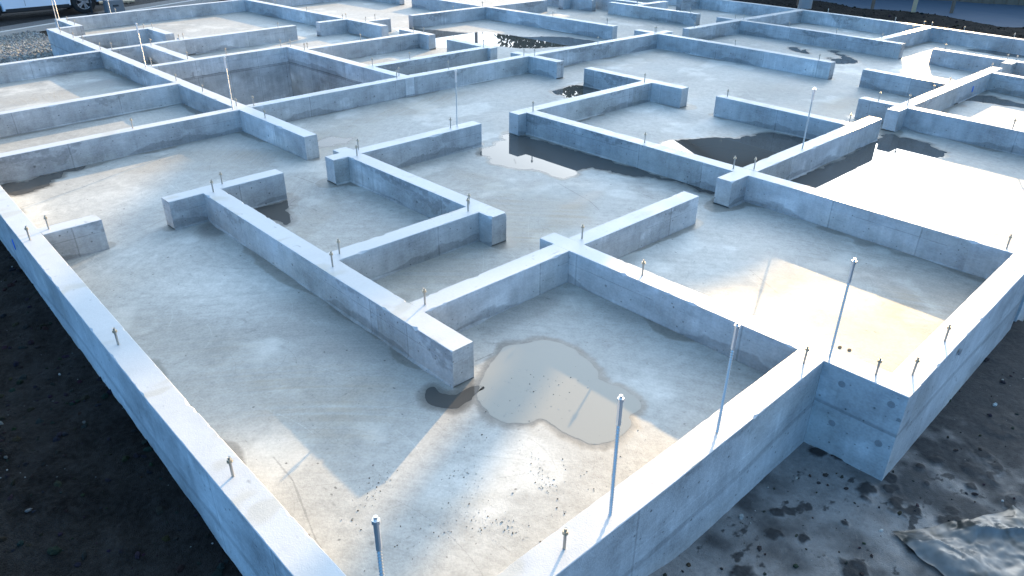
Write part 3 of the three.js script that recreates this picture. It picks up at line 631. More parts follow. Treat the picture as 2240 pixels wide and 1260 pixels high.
const boltProto = {}, perWall = {};
BOLTS.forEach((b, i) => (perWall[b[0] + (b[3] > 0.3 ? 'r' : 's')] ??= []).push(i));
BOLTS.forEach(([w, x, z, h], i) => {
  const tall = h > 0.3, key = (tall ? 'r' : 's') + Math.round(h * 100), proto = boltProto[key] ??= tall ? makeRod(h) : makeBolt(h), o = proto.clone();
  o.name = numbered(tall ? 'tall_anchor_rod' : 'anchor_bolt');
  const row = perWall[w + (tall ? 'r' : 's')].slice().sort((p, q) => Math.hypot(BOLTS[p][1], BOLTS[p][2]) - Math.hypot(BOLTS[q][1], BOLTS[q][2])), at = row.indexOf(i), r = rng(i * 31 + 5);
  tag(o, (tall ? 'tall ribbed steel anchor rod' : 'short steel anchor bolt') + ' on ' + ON[w] + (row.length > 1 ? ', ' + ORD[at] + ' nearest' : ''), tall ? 'anchor rod' : 'anchor bolt', tall ? 'tall anchor rods standing on the walls' : 'short anchor bolts along the wall tops');
  o.position.set(x, 0, z); o.rotation.set((r() - 0.5) * 0.03, r() * 6, (r() - 0.5) * 0.03);
  scene.add(shade(o));
});

// ---------------------------------------------------------------- ground round the foundation
function soilAt(x, z, o) {
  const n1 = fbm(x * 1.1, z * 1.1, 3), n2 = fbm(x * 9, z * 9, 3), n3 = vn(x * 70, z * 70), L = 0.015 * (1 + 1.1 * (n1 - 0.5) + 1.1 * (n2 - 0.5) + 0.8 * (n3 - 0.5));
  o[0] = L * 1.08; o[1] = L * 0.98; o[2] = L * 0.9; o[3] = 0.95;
}
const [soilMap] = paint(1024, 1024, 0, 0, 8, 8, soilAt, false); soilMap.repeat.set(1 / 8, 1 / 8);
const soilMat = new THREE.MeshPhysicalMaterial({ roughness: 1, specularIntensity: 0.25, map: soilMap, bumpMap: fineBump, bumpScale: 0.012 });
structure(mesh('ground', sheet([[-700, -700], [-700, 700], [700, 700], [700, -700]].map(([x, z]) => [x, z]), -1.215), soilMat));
const lump = (x, z) => 0.05 * (fbm(x * 2.3, z * 2.3, 3) - 0.5) + 0.025 * (fbm(x * 9, z * 9, 3) - 0.5) + 0.012 * (fbm(x * 30, z * 30, 2) - 0.5);
// dark loose soil along the left wall
const leftSoil = (x, z) => -0.40 - 0.10 * sstep(-3.6, -2.2, z) + 0.05 * clamp(0.7 - x, 0, 1) - 0.04 * clamp(0.7 - x - 1, 0, 3) + 1.3 * lump(x, z);
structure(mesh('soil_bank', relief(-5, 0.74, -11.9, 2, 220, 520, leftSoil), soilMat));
// thin blinding concrete below the near right walls, smeared with mud
const blindZ = (x) => -0.16 + 0.5 * sstep(3.75, 3.2, x) - 0.16 * sstep(3.6, 4.4, x) + 0.08 * (fbm(x * 4, 3, 2) - 0.5);
const MUD = [[3.22,-0.77,0.05],[3.25,-0.63,0.055],[3.24,-0.57,0.05],[3.32,-0.7,0.04],[3.29,-0.42,0.05],[3.32,-0.36,0.05],[3.39,-0.43,0.035],[3.64,-0.41,0.03],[3.78,-0.47,0.035],[3.71,-0.61,0.03],[3.79,-0.38,0.04],[2.6,-0.95,0.045],[2.31,-0.92,0.045],[2.92,-0.75,0.025],[3.42,-0.22,0.03],[3.66,-0.25,0.06],[3.96,-0.47,0.05],[4.27,-0.45,0.08],[3.9,-0.38,0.05],[3.59,-0.66,0.03],[3.38,-0.74,0.05],[3.31,-1.08,0.04],[3.36,-0.98,0.035],[3.49,-0.58,0.02],[2.75,-1.01,0.03],[2.68,-0.84,0.03],[2.68,-0.59,0.06],[3.01,-0.46,0.04]];
function mudAt(x, z) {
  let m = 0; for (const [cx, cz, k] of MUD) { const d = Math.hypot((x - cx) * 0.8, z - cz); if (d < k * 2) m = Math.max(m, sstep(1.25, 0.55, d / k + 1.5 * (fbm(x * 20, z * 20, 3) - 0.5))); }
  return m;
}
const blindH = (x, z) => -0.535 + 0.012 * (fbm(x * 6, z * 6, 3) - 0.5) + 0.003 * (fbm(x * 30, z * 30, 2) - 0.5) + 0.15 * sstep(2.3, 1.5, x) + (x > 1.4 && z < 0.4 ? mudAt(x, z) * (0.003 + 0.012 * fbm(x * 26, z * 26, 2)) : 0);
function blindAt(x, z, o) {
  const n1 = fbm(x * 2.2, z * 2.2, 3), n2 = fbm(x * 11, z * 11, 3), n3 = fbm(x * 60, z * 60, 2), n4 = vn(x * 260, z * 260);
  let L = 0.165 * (1 + 0.9 * (n1 - 0.5) + 0.5 * (n2 - 0.5) + 0.4 * (n3 - 0.5) + 0.2 * (n4 - 0.5)), mud = 0.85 * sstep(0.46, 0.72, fbm(x * 3.2 + 11, z * 3.2 + 4, 5) + 0.1 * (n3 - 0.5));
  mud = Math.max(mud, 0.9 * sstep(0.66, 0.76, fbm(x * 11 + 2, z * 15, 5)), 0.95 * sstep(3.1, 4.3, x + 1.4 * (n1 - 0.5) + 1.2 * (n2 - 0.5)));
  mud = Math.max(mud, 0.97 * mudAt(x, z));
  const e = z - blindZ(x) + 0.06 * (n2 - 0.5); mud = Math.max(mud, sstep(-0.05, 0.02, e));
  o[0] = L * (1 - mud) + 0.022 * mud * (0.6 + 0.8 * n3); o[1] = L * 0.99 * (1 - mud) + 0.022 * mud * (0.6 + 0.8 * n3); o[2] = L * 0.98 * (1 - mud) + 0.023 * mud * (0.6 + 0.8 * n3); o[3] = 0.42 + 0.4 * mud + 0.2 * (n2 - 0.5);
}
const [blindMap, blindRough] = paint(2048, 1024, 0.5, -1.4, 5.2, 2.6, blindAt, true, THREE.ClampToEdgeWrapping);
for (const t of [blindMap, blindRough]) { t.repeat.set(1 / 5.2, 1 / 2.6); t.offset.set(-0.5 / 5.2, 1.4 / 2.6); }
structure(mesh('blinding_concrete', relief(0.7, 5.7, -1.4, 1.2, 420, 220, blindH), new THREE.MeshPhysicalMaterial({ roughness: 1, specularIntensity: 0.6, map: blindMap, roughnessMap: blindRough, bumpMap: fineBump, bumpScale: 0.0025 })));
// dark soil that slopes up beyond it
const rightSoil = (x, z) => -0.66 + 0.2 * sstep(-0.06, 0.3, z - blindZ(x)) + 0.25 * sstep(0.3, 3, z - blindZ(x)) + 1.6 * lump(x, z);
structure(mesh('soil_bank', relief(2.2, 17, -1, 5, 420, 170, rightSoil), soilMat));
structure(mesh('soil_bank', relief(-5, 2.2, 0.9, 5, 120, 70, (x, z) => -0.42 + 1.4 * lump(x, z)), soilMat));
// heap of dark soil beyond the far right wall
const moundH = (x, z) => -0.68 + 0.2 * sstep(16.3, 19.5, x + 0.6 * (fbm(x * 0.3, z * 0.5, 2) - 0.5)) * (0.55 + 0.6 * fbm(x * 0.35 + 4, z * 0.35, 2)) - 0.5 * sstep(20.6, 22.6, x + 1.6 * (fbm(3, z * 0.45, 2) - 0.5)) + 1.5 * lump(x * 0.5, z * 0.5);
structure(mesh('soil_mound', relief(15.3, 24.5, -16, 3, 240, 420, moundH), soilMat));
// crumpled sheeting laid on the ground behind the mound
const tarpH = (x, z) => -0.72 + 0.09 * fbm(x * 0.7, z * 0.4, 2) + 0.04 * Math.abs(fbm(x * 1.5 + 4, z * 0.7, 2) - 0.5);
tag(mesh('ground_sheet', relief(21.2, 29, -18, 2, 150, 260, tarpH), std(rgb(0.045, 0.075, 0.115), 0.75)), 'blue grey plastic sheeting spread on the ground behind the soil mound', 'plastic sheet');

// gravel yard at far left, falling to the street
const gravelY = (x, z) => -0.5 - 0.68 * sstep(-14.6, -22.6, z) + 0.05 * (fbm(x * 3, z * 3, 3) - 0.5);
const [gravelMap] = paint(512, 512, 0, 0, 4, 4, (u, v, o) => { const n = fbm(u * 14, v * 14, 3), m = vn(u * 60, v * 60), L = 0.17 * (0.35 + 0.75 * n + 0.6 * m * m); o[0] = L * 1.04; o[1] = L; o[2] = L * 0.93; }, false); gravelMap.repeat.set(0.25, 0.25);
structure(mesh('gravel_yard', relief(-14, 4.6, -23.6, -11.6, 200, 140, (x, z) => gravelY(x, z)), std(0xffffff, 0.95, 0, { map: gravelMap, bumpMap: fineBump, bumpScale: 0.02 })));
const kerbZ = (x) => -22.72 - 0.46 * (x - 3.765);
function stones(name, n, place, mat, label, seed) {
  const g = new THREE.IcosahedronGeometry(1, 1), p = g.attributes.position; for (let i = 0; i < p.count; i++) { const x = p.getX(i), y = p.getY(i), z = p.getZ(i), k = 0.72 + 0.55 * vn(x * 2 + 7 + y * 3, z * 2 + 9 + y); p.setXYZ(i, x * k, y * k * 0.75, z * k); } g.computeVertexNormals();
  const m = new THREE.InstancedMesh(g, mat, n), r = rng(seed), M = new THREE.Matrix4(), q = new THREE.Quaternion(), e = new THREE.Euler(), v = new THREE.Vector3(), s = new THREE.Vector3(), c = new THREE.Color();
  for (let i = 0; i < n; i++) { const [x, y, z, k, col] = place(r); e.set(r() * 6, r() * 6, r() * 6); q.setFromEuler(e); v.set(x, y, z); s.set(k * (0.7 + 0.6 * r()), k * (0.7 + 0.5 * r()), k * (0.7 + 0.6 * r())); M.compose(v, q, s); m.setMatrixAt(i, M); m.setColorAt(i, c.setRGB(...col)); }
  m.name = numbered(name); m.castShadow = m.receiveShadow = true; m.userData = { kind: 'stuff', label, category: 'stones' }; scene.add(m); return m;
}
const stoneMat = new THREE.MeshPhysicalMaterial({ roughness: 0.95, specularIntensity: 0.3 });
const grey = (r, a, b) => { const L = a + (b - a) * r(); return [L * (0.98 + 0.1 * r()), L, L * (0.86 + 0.12 * r())]; };
stones('gravel', 16000, (r) => { const x = 0.5 + 4.1 * r(), z = -23 + 10.6 * r(); return [x, gravelY(x, z) + 0.005, z, 0.014 + 0.026 * r() * r(), grey(r, 0.14, 0.36)]; }, stoneMat, 'loose grey gravel by the far left corner of the foundation', 3);
stones('soil_clods', 5200, (r) => { const x = -1.6 + 2.32 * Math.pow(r(), 0.8), z = -8 + 7.2 * r(); return [x, leftSoil(x, z), z, 0.003 + 0.02 * Math.pow(r(), 6), [0.013 * (0.6 + r()), 0.012 * (0.6 + r()), 0.011 * (0.6 + r())]]; }, stoneMat, 'dark earth clods scattered over the soil along left wall', 4);
stones('pebbles', 260, (r) => { const x = -1.4 + 2.1 * r(), z = -7 + 6.2 * r(); return [x, leftSoil(x, z) + 0.002, z, 0.002 + 0.014 * Math.pow(r(), 6), grey(r, 0.06, 0.26)]; }, stoneMat, 'small pale pebbles lying in the dark soil beside left wall', 6);
stones('mud_clods', 1500, (r) => { const x = 1.6 + 3.4 * r(), z = -1.15 + 1.35 * r(), k = r(); return [x, blindH(x, z) + 0.001, z, 0.0012 + 0.014 * Math.pow(r(), 11), k < 0.9 ? [0.03 + 0.02 * r(), 0.027 + 0.015 * r(), 0.024 + 0.012 * r()] : grey(r, 0.2, 0.4)]; }, stoneMat, 'dark mud clods and chips on the blinding concrete near corner', 8);
stones('mound_clods', 2200, (r) => { const x = 15.6 + 7 * r(), z = -12 + 10 * r(); return [x, moundH(x, z), z, 0.008 + 0.035 * Math.pow(r(), 6), [0.013 * (0.6 + r()), 0.012 * (0.6 + r()), 0.011 * (0.6 + r())]]; }, stoneMat, 'dark earth clods on the soil mound beyond far right wall', 9);
// grit swept into loose drifts on the near floor
const drifts = [[1.62, -2.02, 0.1, 0.3, 40], [1.36, -1.82, 0.28, 0.1, 10], [1.5, -1.66, 0.16, 0.07, 60], [1.85, -1.75, 0.05, 0.2, 20], [1.25, -2.2, 0.2, 0.06, -30], [2.25, -2.2, 0.3, 0.2, 0], [2.1, -1.55, 0.4, 0.25, 0]];
stones('floor_grit', 900, (r) => { const d = drifts[Math.floor(r() * drifts.length)], a = d[4] * 0.0175, g = () => (r() + r() + r() - 1.5) * 1.1, p = g() * d[2], q = g() * d[3], x = d[0] + p * Math.cos(a) - q * Math.sin(a), z = d[1] + p * Math.sin(a) + q * Math.cos(a), k = r(); return [x, FLOOR + 0.001, z, 0.0008 + 0.0034 * Math.pow(r(), 5), k < 0.5 ? [0.16, 0.14, 0.11] : grey(r, 0.25, 0.5)]; }, stoneMat, 'fine grit in loose drifts on the sunlit near floor', 12);

// crumpled clear plastic at the lower right
{
  const P = [[3.02, -0.56], [3.62, -0.22], [3.5, 0.3], [2.75, 0.12]], pos = [], uv = [], idx = [], n = 90;
  for (let j = 0; j <= n; j++) for (let i = 0; i <= n; i++) {
    const u = i / n, v = j / n, x = (P[0][0] * (1 - u) + P[1][0] * u) * (1 - v) + (P[3][0] * (1 - u) + P[2][0] * u) * v, z = (P[0][1] * (1 - u) + P[1][1] * u) * (1 - v) + (P[3][1] * (1 - u) + P[2][1] * u) * v;
    const a = (x - z * 1.2) * 9, b = (x + z) * 2.2, rip = Math.pow(1 - 2 * Math.abs(vn(a * 0.8 + 2.5 * fbm(x * 4, z * 4, 2), b) - 0.5), 3) * 0.05 + Math.abs(fbm(x * 12, z * 12, 3) - 0.5) * 0.03, edge = Math.min(u, v, 1 - u, 1 - v);
    const wx = 0.06 * (fbm(x * 6, z * 6 + 3, 2) - 0.5), wz = 0.06 * (fbm(x * 6 + 9, z * 6, 2) - 0.5);
    pos.push(x + wx, Math.max(blindH(x, z), rightSoil(x, z)) + 0.006 + rip * (0.25 + 0.75 * sstep(0, 0.12, edge)), z + wz); uv.push(x, z);
  }
  for (let j = 0; j < n; j++) for (let i = 0; i < n; i++) { const a = j * (n + 1) + i, b = a + 1, c = a + n + 1, d = c + 1; idx.push(a, c, b, b, c, d); }
  const [pm] = paint(512, 512, 2.6, -0.7, 1.2, 1.2, (x, z, o) => { const n = sstep(0.42, 0.62, fbm(x * 7, z * 7, 4)), q = fbm(x * 40, z * 40, 2), L = 0.17 * (0.7 + 0.6 * q); o[0] = L + (0.05 - L) * n; o[1] = L + (0.046 - L) * n; o[2] = L * 0.97 + (0.04 - L) * n; }, false, THREE.ClampToEdgeWrapping); pm.repeat.set(1 / 1.2, 1 / 1.2); pm.offset.set(-2.6 / 1.2, 0.7 / 1.2);
  const m = new THREE.MeshPhysicalMaterial({ map: pm, roughness: 0.3, transmission: 0.3, thickness: 0, ior: 1.45, side: THREE.DoubleSide });
  tag(mesh('plastic_sheet', geoOf(pos, idx, uv), m), 'crumpled muddy translucent plastic sheet at the lower right corner', 'plastic sheet');
}

// ---------------------------------------------------------------- the street at far left
const [roadMap] = paint(512, 512, 0, 0, 6, 6, (u, v, o) => { const L = 0.02 * (0.7 + 0.5 * fbm(u * 2, v * 2, 3) + 0.5 * vn(u * 40, v * 40)); o[0] = L; o[1] = L * 1.0; o[2] = L * 1.02; }, false); roadMap.repeat.set(1 / 6, 1 / 6);
structure(mesh('road', sheet([[-60, kerbZ(-60) - 1.4], [60, kerbZ(60) - 1.4], [60, kerbZ(60) - 40], [-60, kerbZ(-60) - 40]].reverse(), -1.204), new THREE.MeshPhysicalMaterial({ roughness: 0.9, specularIntensity: 0.3, map: roadMap, bumpMap: fineBump, bumpScale: 0.01 })));
structure(mesh('gutter', sheet([[-30, kerbZ(-30) + 0.05], [30, kerbZ(30) + 0.05], [30, kerbZ(30) - 1.45], [-30, kerbZ(-30) - 1.45]].reverse(), -1.198), std(rgb(0.1, 0.1, 0.1), 0.85, 0, { bumpMap: fineBump, bumpScale: 0.006 })));
{
  const g = new THREE.BoxGeometry(60, 0.16, 0.12); const m = mesh('kerb', g, std(rgb(0.42, 0.41, 0.39), 0.8, 0, { bumpMap: fineBump, bumpScale: 0.004 })); m.position.set(0, -1.16, kerbZ(0) + 0.1); m.rotation.y = Math.atan(0.46); structure(m);
}
// parked car
{
  const A = new THREE.Vector3(6.553, 0, -25.483), B = new THREE.Vector3(4.085, 0, -25.356), dir = A.clone().sub(B), wb = dir.length();
  // origin midway between the wheels on the camera's side; local x forward, local z towards the camera
  const car = thing('parked_car', 'white car parked on the dark street at far upper left', 'car', [(A.x + B.x) / 2, -1.2, (A.z + B.z) / 2], Math.atan2(-dir.z, dir.x));
  const paintMat = new THREE.MeshPhysicalMaterial({ color: rgb(0.78, 0.8, 0.83), roughness: 0.3, clearcoat: 1, clearcoatRoughness: 0.05 }), black = std(rgb(0.015, 0.015, 0.016), 0.6), glass = new THREE.MeshPhysicalMaterial({ color: rgb(0.02, 0.025, 0.03), roughness: 0.05, clearcoat: 1 }), rubber = std(rgb(0.02, 0.02, 0.02), 0.85), alloy = std(rgb(0.62, 0.63, 0.65), 0.3, 0.85);
  const h = wb / 2, R = 0.33, W = 1.66;
  const prof = new THREE.Shape(); prof.moveTo(-h - 0.72, 0.34); prof.lineTo(-h - 0.39, 0.3); prof.absarc(-h, R, 0.39, Math.PI, 0, true); prof.lineTo(-h + 0.39, 0.28); prof.lineTo(h - 0.39, 0.3); prof.absarc(h, R, 0.39, Math.PI, 0, true); prof.lineTo(h + 0.72, 0.34);
  prof.quadraticCurveTo(h + 0.82, 0.6, h + 0.74, 0.8); prof.quadraticCurveTo(h + 0.4, 0.95, h - 0.1, 0.98); prof.lineTo(-h - 0.7, 1.02); prof.quadraticCurveTo(-h - 0.82, 0.7, -h - 0.72, 0.34);
  const bg = new THREE.ExtrudeGeometry(prof, { depth: W - 0.12, bevelEnabled: true, bevelThickness: 0.06, bevelSize: 0.035, bevelSegments: 4, curveSegments: 20 }); bg.translate(0, 0, -W + 0.2);
  mesh('body', bg, paintMat, car);
  const cab = new THREE.Shape(); cab.moveTo(-h - 0.62, 1.02); cab.lineTo(-h - 0.4, 1.5); cab.quadraticCurveTo(-h - 0.2, 1.6, 0.1, 1.6); cab.quadraticCurveTo(0.4, 1.58, 0.5, 1.5); cab.lineTo(h - 0.05, 0.98);
  const cg = new THREE.ExtrudeGeometry(cab, { depth: W - 0.44, bevelEnabled: true, bevelThickness: 0.09, bevelSize: 0.02, bevelSegments: 3 }); cg.translate(0, 0, -W + 0.36); mesh('cabin', cg, paintMat, car);
  const win = (pts, z) => { const s = new THREE.Shape(pts.map((p) => new THREE.Vector2(...p))), g = new THREE.ExtrudeGeometry(s, { depth: 0.012, bevelEnabled: false }); g.translate(0, 0, z); return g; };
  for (const pts of [[[-h - 0.36, 1.08], [-h - 0.26, 1.46], [-0.35, 1.5], [-0.35, 1.08]], [[-0.27, 1.08], [-0.27, 1.5], [0.36, 1.48], [h - 0.25, 1.06]]]) mesh('side_window', win(pts, 0.012), glass, car);
  const ws = box(0.02, 0.62, 1.15, 0, 0, 0); ws.rotateZ(0.86); ws.translate((0.5 + h - 0.05) / 2 + 0.05, 1.27, -W / 2 + 0.14); mesh('windscreen', ws, glass, car);
  mesh('sill', box(wb - 0.84, 0.09, 0.05, 0, 0.27, 0.13), black, car);
  mesh('underbody', box(wb + 0.9, 0.14, W - 0.3, 0, 0.26, -W / 2 + 0.15), black, car);
  for (const [pts, n] of [[[[-0.31, 0.36], [-0.31, 1.0]], 0], [[[h - 0.42, 0.42], [h - 0.42, 0.95]], 1]]) mesh('door_seam', box(0.006, pts[1][1] - pts[0][1], 0.006, pts[0][0], (pts[0][1] + pts[1][1]) / 2, 0.176), black, car);
  for (const x of [-0.16, -h + 0.5]) mesh('door_handle', box(0.16, 0.03, 0.04, x, 0.9, 0.19), paintMat, car);
  mesh('mirror', new THREE.SphereGeometry(0.11, 14, 10).scale(0.7, 0.7, 1).translate(h - 0.3, 1.06, 0.26), paintMat, car);
  mesh('headlight', box(0.1, 0.12, 0.3, h + 0.72, 0.74, -0.02), glass, car);
  mesh('tail_light', box(0.08, 0.2, 0.16, -h - 0.74, 0.86, 0.04), std(rgb(0.35, 0.02, 0.02), 0.3), car);
  for (const x of [-h, h]) for (const z of [0.02, -W + 0.3]) {
    const w = new THREE.Group(); w.name = 'wheel'; car.add(w); w.position.set(x, R, z);
    const tg = new THREE.LatheGeometry([[0.2, -0.1], [0.29, -0.1], [0.325, -0.075], [0.33, 0], [0.325, 0.075], [0.29, 0.1], [0.2, 0.1]].map((p) => new THREE.Vector2(...p)), 40); tg.rotateX(Math.PI / 2); mesh('tyre', tg, rubber, w);
    const rim = [], lip = new THREE.TorusGeometry(0.205, 0.014, 8, 36); lip.translate(0, 0, 0.08); rim.push(lip);
    for (let k = 0; k < 10; k++) { const s = box(0.03 + 0.012 * (k % 2), 0.17, 0.03, 0, 0.115, 0.075); s.rotateZ(k * Math.PI / 5 + (k % 2 ? 0.12 : -0.12)); rim.push(s); }
    const hub = new THREE.CylinderGeometry(0.045, 0.05, 0.05, 20); hub.rotateX(Math.PI / 2); hub.translate(0, 0, 0.075); rim.push(hub);
    mesh('rim', mergeGeometries(rim.map((g) => g.index ? g.toNonIndexed() : g)), alloy, w);
    const back = new THREE.CylinderGeometry(0.2, 0.2, 0.02, 30); back.rotateX(Math.PI / 2); mesh('brake_disc', back, black, w);
  }
}
{
  const s = thing('marker_stand', 'thin black post with a crossarm standing before the car wheel', 'post', [6.66, -1.2, -25.15]), m = std(rgb(0.012, 0.012, 0.014), 0.6);
  mesh('post', cyl(0.03, 0.025, 1.25, 14), m, s); mesh('crossarm', box(0.62, 0.04, 0.04, 0.12, 0.42, 0), m, s); mesh('foot', cyl(0.16, 0.14, 0.04, 20), m, s);
  const b = thing('concrete_block', 'grey concrete block on the street right of the car wheel', 'block', [7.28, -1.2, -25.3], 0.05), g = new THREE.ExtrudeGeometry(new THREE.Shape([[-0.24, 0], [0.24, 0], [0.22, 0.34], [-0.22, 0.34]].map((p) => new THREE.Vector2(...p))), { depth: 0.3, bevelEnabled: true, bevelSize: 0.012, bevelThickness: 0.012, bevelSegments: 2 });
  mesh('body', g, std(rgb(0.2, 0.2, 0.2), 0.9, 0, { bumpMap: fineBump, bumpScale: 0.006 }), b); mesh('lifting_slot', box(0.16, 0.05, 0.02, 0, 0.2, 0.315), std(rgb(0.05, 0.05, 0.05), 0.9), b);
  const p = thing('plank', 'pale tan board lying on the street behind concrete block', 'plank', [7.95, -1.2, -27.1], -0.25), wd = std(rgb(0.45, 0.36, 0.24), 0.8, 0, { bumpMap: fineBump, bumpScale: 0.004 });
  mesh('board', box(1.1, 0.05, 0.24, 0, 0.05, 0), wd, p); mesh('batten', box(0.06, 0.025, 0.24, -0.35, 0.0125, 0), wd, p); mesh('batten', box(0.06, 0.025, 0.24, 0.35, 0.0125, 0), wd, p);
}
// wooden stakes beyond the far right wall
const stakeMat = [std(rgb(0.46, 0.34, 0.2), 0.8, 0, { bumpMap: fineBump, bumpScale: 0.004 }), std(rgb(0.16, 0.11, 0.075), 0.85, 0, { bumpMap: fineBump, bumpScale: 0.004 })];
for (const [x, z, w, hgt, k, label] of [[20.73, -7.29, 0.09, 1.1, 0, 'pale sunlit wooden stake in the soil mound beside bright sheet glint'], [19.4, -9.7, 0.075, 1.0, 1, 'dark wooden stake left of the grey pole foot'], [21.43, -8.6, 0.075, 1.0, 1, 'dark wooden stake right of the grey pole foot'], [22.5, -6.96, 0.08, 1.0, 1, 'dark wooden stake right of the pale sunlit stake'], [16.5, -8.75, 0.06, 0.55, 0, 'small tan stake behind far right wall at the top edge']]) {
  const y = moundH(x, z) - 0.1, o = thing('wooden_stake', label, 'stake', [x, y, z], 0.3 + x, 'wooden stakes beyond the far right wall');
  mesh('shaft', box(w, hgt, w * 0.7, 0, hgt / 2, 0), stakeMat[k], o); const c = new THREE.CylinderGeometry(w * 0.3, w * 0.69, 0.05, 4); c.rotateY(Math.PI / 4); c.scale(1, 1, 0.7); c.translate(0, hgt + 0.025, 0); mesh('chamfered_top', c, stakeMat[k], o);
}

// ---------------------------------------------------------------- unseen things towards the sun: they shade the site, show in water
const at = (a, s, y = 0) => [EA.x * a + ES.x * s, y, EA.z * a + ES.z * s];
const TURN = Math.atan2(-ES.z, ES.x);                     // local x runs across the sun, local z towards the foundation
{
  const poleMat = std(rgb(0.3, 0.29, 0.28), 0.85, 0, { bumpMap: fineBump, bumpScale: 0.006 }), metal = std(rgb(0.35, 0.36, 0.36), 0.5, 0.6), dark = std(rgb(0.03, 0.03, 0.03), 0.6), poles = [];
  for (const [p, label] of [[at(21.4, -1.27, -0.9), 'grey concrete utility pole with its foot behind the far right wall'], [[39, -1.1, -45.5], 'grey concrete utility pole beyond the top edge, mirrored in upper puddle']]) {
    const o = thing('utility_pole', label, 'utility pole', p, 0.9, 'utility poles along the lane'); poles.push(new THREE.Vector3(...p));
    mesh('shaft', cyl(0.17, 0.11, 11, 24), poleMat, o); mesh('crossarm', box(1.6, 0.09, 0.09, 0, 10.2, 0.14), metal, o);
    for (const x of [-0.7, 0, 0.7]) mesh('insulator', cyl(0.05, 0.035, 0.16, 12, x, 10.25, 0.14), std(rgb(0.75, 0.74, 0.7), 0.3), o);
  }
  const d = poles[1].clone().sub(poles[0]).setY(0).normalize();
  for (let k = 0; k < 3; k++) {
    const off = new THREE.Vector3(-d.z, 0, d.x).multiplyScalar((k - 1) * 0.7), a = poles[0].clone().add(off).setY(9.5), b = poles[1].clone().add(off).setY(9.5), m = a.clone().lerp(b, 0.5).setY(9.1), c = new THREE.CatmullRomCurve3([a, m, b]);
    tag(mesh('power_line', new THREE.TubeGeometry(c, 24, 0.012, 6), dark), ['lowest', 'middle', 'outermost'][k] + ' black overhead cable strung between the two utility poles', 'cable', 'overhead cables between the utility poles');
  }
}
{
  // two-storey gabled house; its shadow lies over the middle of the foundation
  const D = 28, apex = (D - 1.3) * TANEL, eave = (D - 6.2) * TANEL, base = -0.9, half = 3.2, dep = 8.5, RX = -0.42, XL = -2.9;
  const o = thing('neighbour_house', 'two-storey gabled neighbour house towards the sun, beyond the picture', 'house', at(D, -3.05, base), TURN), H = eave - base, HA = apex - base;
  const wallM = std(rgb(0.42, 0.39, 0.34), 0.9), roofM = std(rgb(0.06, 0.06, 0.065), 0.7), frameM = std(rgb(0.7, 0.7, 0.68), 0.5), paneM = std(rgb(0.03, 0.035, 0.04), 0.08);
  const s = new THREE.Shape([[XL + 0.35, 0], [half - 0.35, 0], [half - 0.35, H + 0.02], [RX, HA - 0.15], [XL + 0.35, H + 0.02]].map((p) => new THREE.Vector2(...p))), g = new THREE.ExtrudeGeometry(s, { depth: dep - 0.8, bevelEnabled: false }); g.translate(0, 0, -dep + 0.4); mesh('wall', g, wallM, o);
  for (const k of [-1, 1]) {
    const run = k > 0 ? half - RX : RX - XL, len = Math.hypot(run, HA - H), r = box(len, 0.14, dep, 0, 0, 0); r.rotateZ(-k * Math.atan2(HA - H, run)); r.translate(RX + k * run / 2, (H + HA) / 2 - 0.07, -dep / 2); mesh('roof', r, roofM, o);
  }
  for (const [x, y, w, hh] of [[-1.5, 1.0, 1.5, 1.9], [1.4, 1.5, 1.2, 1.1], [-1.5, 4.2, 1.5, 1.2], [1.4, 4.2, 1.2, 1.2]]) { const f = mesh('window', box(w, hh, 0.08, x, y + hh / 2, -0.38), frameM, o); mesh('pane', box(w - 0.14, hh - 0.14, 0.02, x, y + hh / 2, -0.33), paneM, f); }
  const wingH = (D + 1.5 - 9) * TANEL - base; mesh('added_shade_wing', box(1.1, wingH, dep - 2, half + 0.12, wingH / 2, -dep / 2 - 0.5), wallM, o);  // wing added and sized to widen the right edge of the house shadow
  mesh('door', box(0.95, 2.05, 0.08, 0.15, 1.03, -0.38), std(rgb(0.14, 0.09, 0.06), 0.6), o);
}
{
  // unseen board fence added before the house to keep the soil mound shaded
  const o = thing('added_shade_fence', 'unseen brown board fence added before the neighbour house to shade the soil mound', 'fence', at(26.4, 1.5, -0.95), TURN), wd = std(rgb(0.16, 0.11, 0.07), 0.8), bg = box(0.165, 2.75, 0.025, 0, 1.375, 0), pg = box(0.09, 2.85, 0.09, 0, 1.425, -0.06), rg = box(14, 0.08, 0.04, 0, 0, -0.03);
  for (let k = 0; k < 94; k++) { const b = mesh('board', bg, wd, o); b.position.set(-7 + 0.075 + k * 0.149, (k % 3) * 0.006, (k % 2) * 0.03); }
  for (let k = 0; k < 8; k++) mesh('post', pg, wd, o).position.set(-7 + k * 2, 0, 0);
  for (const y of [0.4, 1.4, 2.4]) mesh('rail', rg, wd, o).position.y = y;
}
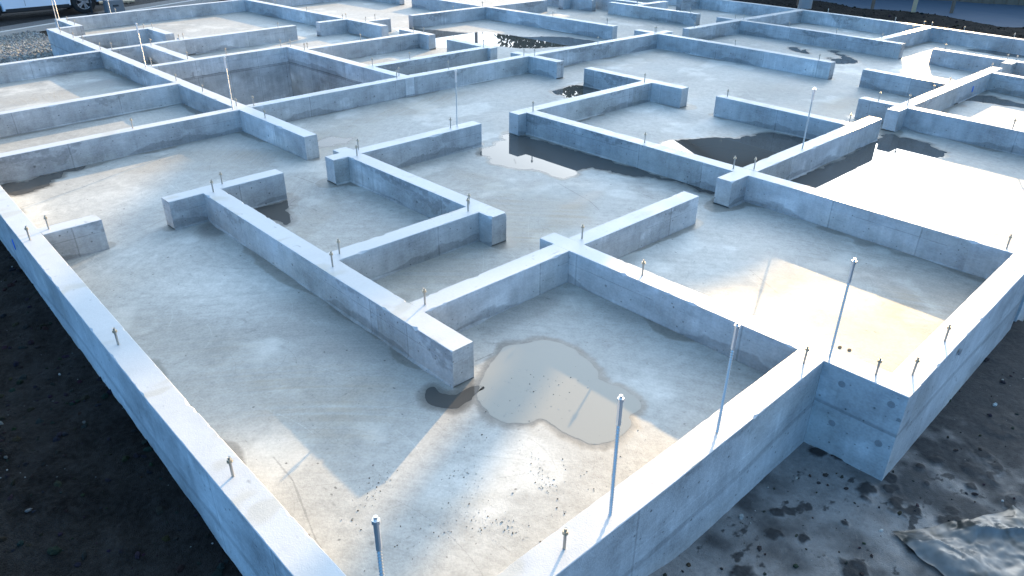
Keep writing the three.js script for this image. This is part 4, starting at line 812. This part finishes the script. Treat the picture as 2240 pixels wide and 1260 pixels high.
function tree(x, z, h, rad, seed, label) {
  const o = thing('tree', label, 'tree', [x, -0.9, z], 0, 'trees beyond the top edge'), r = rng(seed), bark = std(rgb(0.09, 0.07, 0.055), 0.9), leafM = new THREE.MeshPhysicalMaterial({ color: rgb(0.05, 0.075, 0.03), roughness: 0.9, transmission: 0.3, thickness: 0, side: THREE.DoubleSide });
  const parts = [cyl(0.2, 0.1, h * 0.55, 12)], pos = [], idx = [], tips = [];
  for (let k = 0; k < 14; k++) { const a = k * 2.4, t = 0.28 + 0.03 * k, y0 = h * t * 0.75, e = new THREE.Vector3(Math.cos(a) * rad * (0.55 + 0.4 * r()), h * (0.45 + 0.5 * r()), Math.sin(a) * rad * (0.55 + 0.4 * r())); tips.push(e); const c = new THREE.CatmullRomCurve3([new THREE.Vector3(0, y0, 0), e.clone().multiplyScalar(0.5).setY(y0 + (e.y - y0) * 0.6), e]); parts.push(new THREE.TubeGeometry(c, 8, 0.045, 6)); }
  mesh('trunk', mergeGeometries(parts.map((g) => { const q = g.index ? g.toNonIndexed() : g; return q; })), bark, o);
  for (let k = 0; k < 7000; k++) {
    const t = tips[Math.floor(r() * tips.length)], u = Math.pow(r(), 0.4) * rad * 0.42, a = r() * 6.283, b = Math.acos(2 * r() - 1), c = new THREE.Vector3(t.x + u * Math.sin(b) * Math.cos(a), t.y + u * Math.cos(b) * 0.8, t.z + u * Math.sin(b) * Math.sin(a)), p = new THREE.Vector3(r() - 0.5, r() - 0.5, r() - 0.5).normalize(), q = new THREE.Vector3(r() - 0.5, r() - 0.5, r() - 0.5).cross(p).normalize(), w = (0.06 + 0.05 * r()) * rad / 2.8, i = pos.length / 3;
    for (const [m, n] of [[-1.6, 0], [0, -0.8], [1.6, 0], [0, 0.8]]) pos.push(c.x + p.x * m * w + q.x * n * w, c.y + p.y * m * w + q.y * n * w, c.z + p.z * m * w + q.z * n * w); idx.push(i, i + 1, i + 2, i, i + 2, i + 3);
  }
  mesh('crown', geoOf(pos, idx), leafM, o);
}
tree(50.8, -48.2, 15.5, 5.2, 91, 'leafy tree beyond the top edge, mirrored in the upper puddle');
tree(57, -49.5, 16.5, 5.6, 92, 'taller leafy tree beyond the top edge, behind the smaller tree');

renderer.render(scene, camera);
